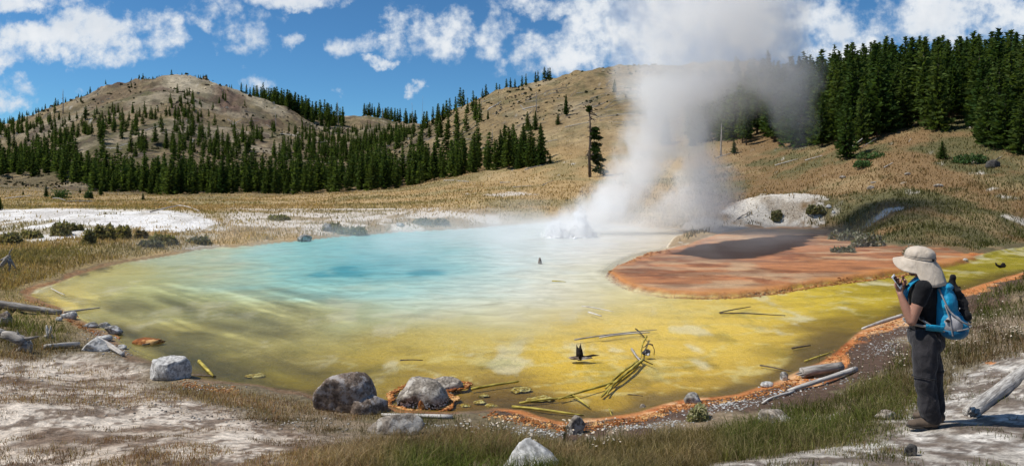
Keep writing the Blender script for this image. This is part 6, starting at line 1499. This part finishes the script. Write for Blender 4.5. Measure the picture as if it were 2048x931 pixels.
steam('steam_plume', [(470, 1160, 95, .35), (445, 1180, 100, .7), (410, 1210, 92, .95), (370, 1245, 84, 1.0), (330, 1275, 80, .9), (290, 1298, 74, .8), (250, 1312, 72, .7), (215, 1325, 90, .55), (180, 1345, 150, .42), (140, 1375, 195, .32), (90, 1398, 218, .28), (40, 1402, 226, .28), (0, 1405, 232, .28), (-60, 1420, 236, .24), (-120, 1430, 150, .1)],
      'tall white plume of steam rising from the boiling fountain', 1.0, 1142, 470, fy+2.4, .62, .62, 1.7, seed=1, fall=.7)
steam('side_steam_plume', [(462, 1335, 150, .25), (430, 1375, 140, .45), (390, 1395, 100, .7), (350, 1408, 70, .9), (310, 1400, 62, .7), (270, 1375, 70, .6), (230, 1365, 85, .6), (190, 1375, 110, .6), (150, 1385, 120, .2)],
      'thinner column of steam to the right of the main plume', .62, 1390, 462, fy+4.5, .8, .65, 1.8, seed=13, fall=.7)
steam('steam_veil', [(455, 1290, 190, .5), (400, 1320, 190, .8), (340, 1335, 170, .9), (280, 1345, 160, .9), (220, 1400, 190, .9), (170, 1440, 200, .8), (120, 1450, 200, .4)],
      'thin veil of steam between the two rising columns', .11, 1330, 455, fy+7.5, .5, .35, 1.2, seed=33)
steam('drifting_steam', [(300, 1590, 40, .2), (270, 1592, 50, .5), (235, 1588, 62, .9), (200, 1575, 78, 1.0), (160, 1550, 110, 1.0), (110, 1520, 135, 1.0), (60, 1500, 140, .9), (10, 1495, 140, .9), (-60, 1500, 130, .4)],
      'ragged curtain of steam drifting off the right side of the plume', .30, 1580, 300, fy+3.2, .7, .6, 1.8, seed=23, fall=.7)
steam('spray_burst', [(474, 1164, 32, .8), (462, 1164, 30, 1.0), (448, 1162, 25, 1.0), (436, 1161, 20, .9), (424, 1160, 15, .4)], 'dense white burst of boiling spray, taller right lobe', 4.0, 1164, 474, fy-.1, .8, 3.6, 2.6, seed=41, fall=.8)
steam('spray_burst', [(474, 1118, 36, .7), (464, 1117, 33, .9), (452, 1114, 24, .8), (440, 1108, 12, .3)], 'dense white burst of boiling spray, lower left lobe', 3.5, 1118, 474, fy-.1, .8, 3.6, 2.6, seed=47, fall=.8)
# mist lying on the water
def mist(name, px0, px1, r0, r1, top, dens, label, seed):
    P = [plan(px0, r1), plan(px1, r1), plan(px1, r0), plan(px0, r0)]
    cx_, cy_ = sum(p_[0] for p_ in P)/4, sum(p_[1] for p_ in P)/4
    hx = (max(p_[0] for p_ in P)-min(p_[0] for p_ in P))/2; hy = (P[2][1]-P[0][1])/2
    V, T = ico(4); V = V.copy(); V[:, 2] = np.where(V[:, 2] < 0, V[:, 2]*.02, V[:, 2])
    m, t = new_mat(name); oc = t.node('ShaderNodeTexCoord').outputs['Object']
    so_ = t.node('ShaderNodeSeparateXYZ'); t.put(so_.inputs[0], oc)
    nrm = t.vmath('MULTIPLY', oc, (1/hx, 1/hy, 1/top)); q = t.vmath('LENGTH', nrm)
    nz = t.noise(t.mapping(oc, (.7, 1, 1.2), loc=(seed, 0, 0)), .38, 4, .55, .5)
    den = t.math('MULTIPLY', t.math('MULTIPLY', t.mrange(nz, .40, .68), t.mrange(q, 1.0, .25)), dens)
    pv = t.node('ShaderNodeVolumePrincipled'); t.put(pv.inputs['Density'], den); pv.inputs['Color'].default_value = (1, 1, 1, 1); pv.inputs['Anisotropy'].default_value = .0
    t.l.new(pv.outputs[0], t.out.inputs['Volume'])
    return link(name, mesh_np(name, V*[hx, hy, top], T, m, smooth=True), loc=(cx_, cy_, .03), kind='stuff', label=label, cat='steam')
mist('pool_mist', 420, 1500, 440, 600, 1.7, .13, 'low mist lying over the hot turquoise water', 3)
mist('shelf_mist', 1280, 1720, 445, 560, 1.0, .035, 'thin vapour drifting over the orange bacterial shelf', 8)
mist('fountain_mist', 880, 1400, 440, 466, 2.4, .35, 'denser mist around the foot of the fountain', 15)
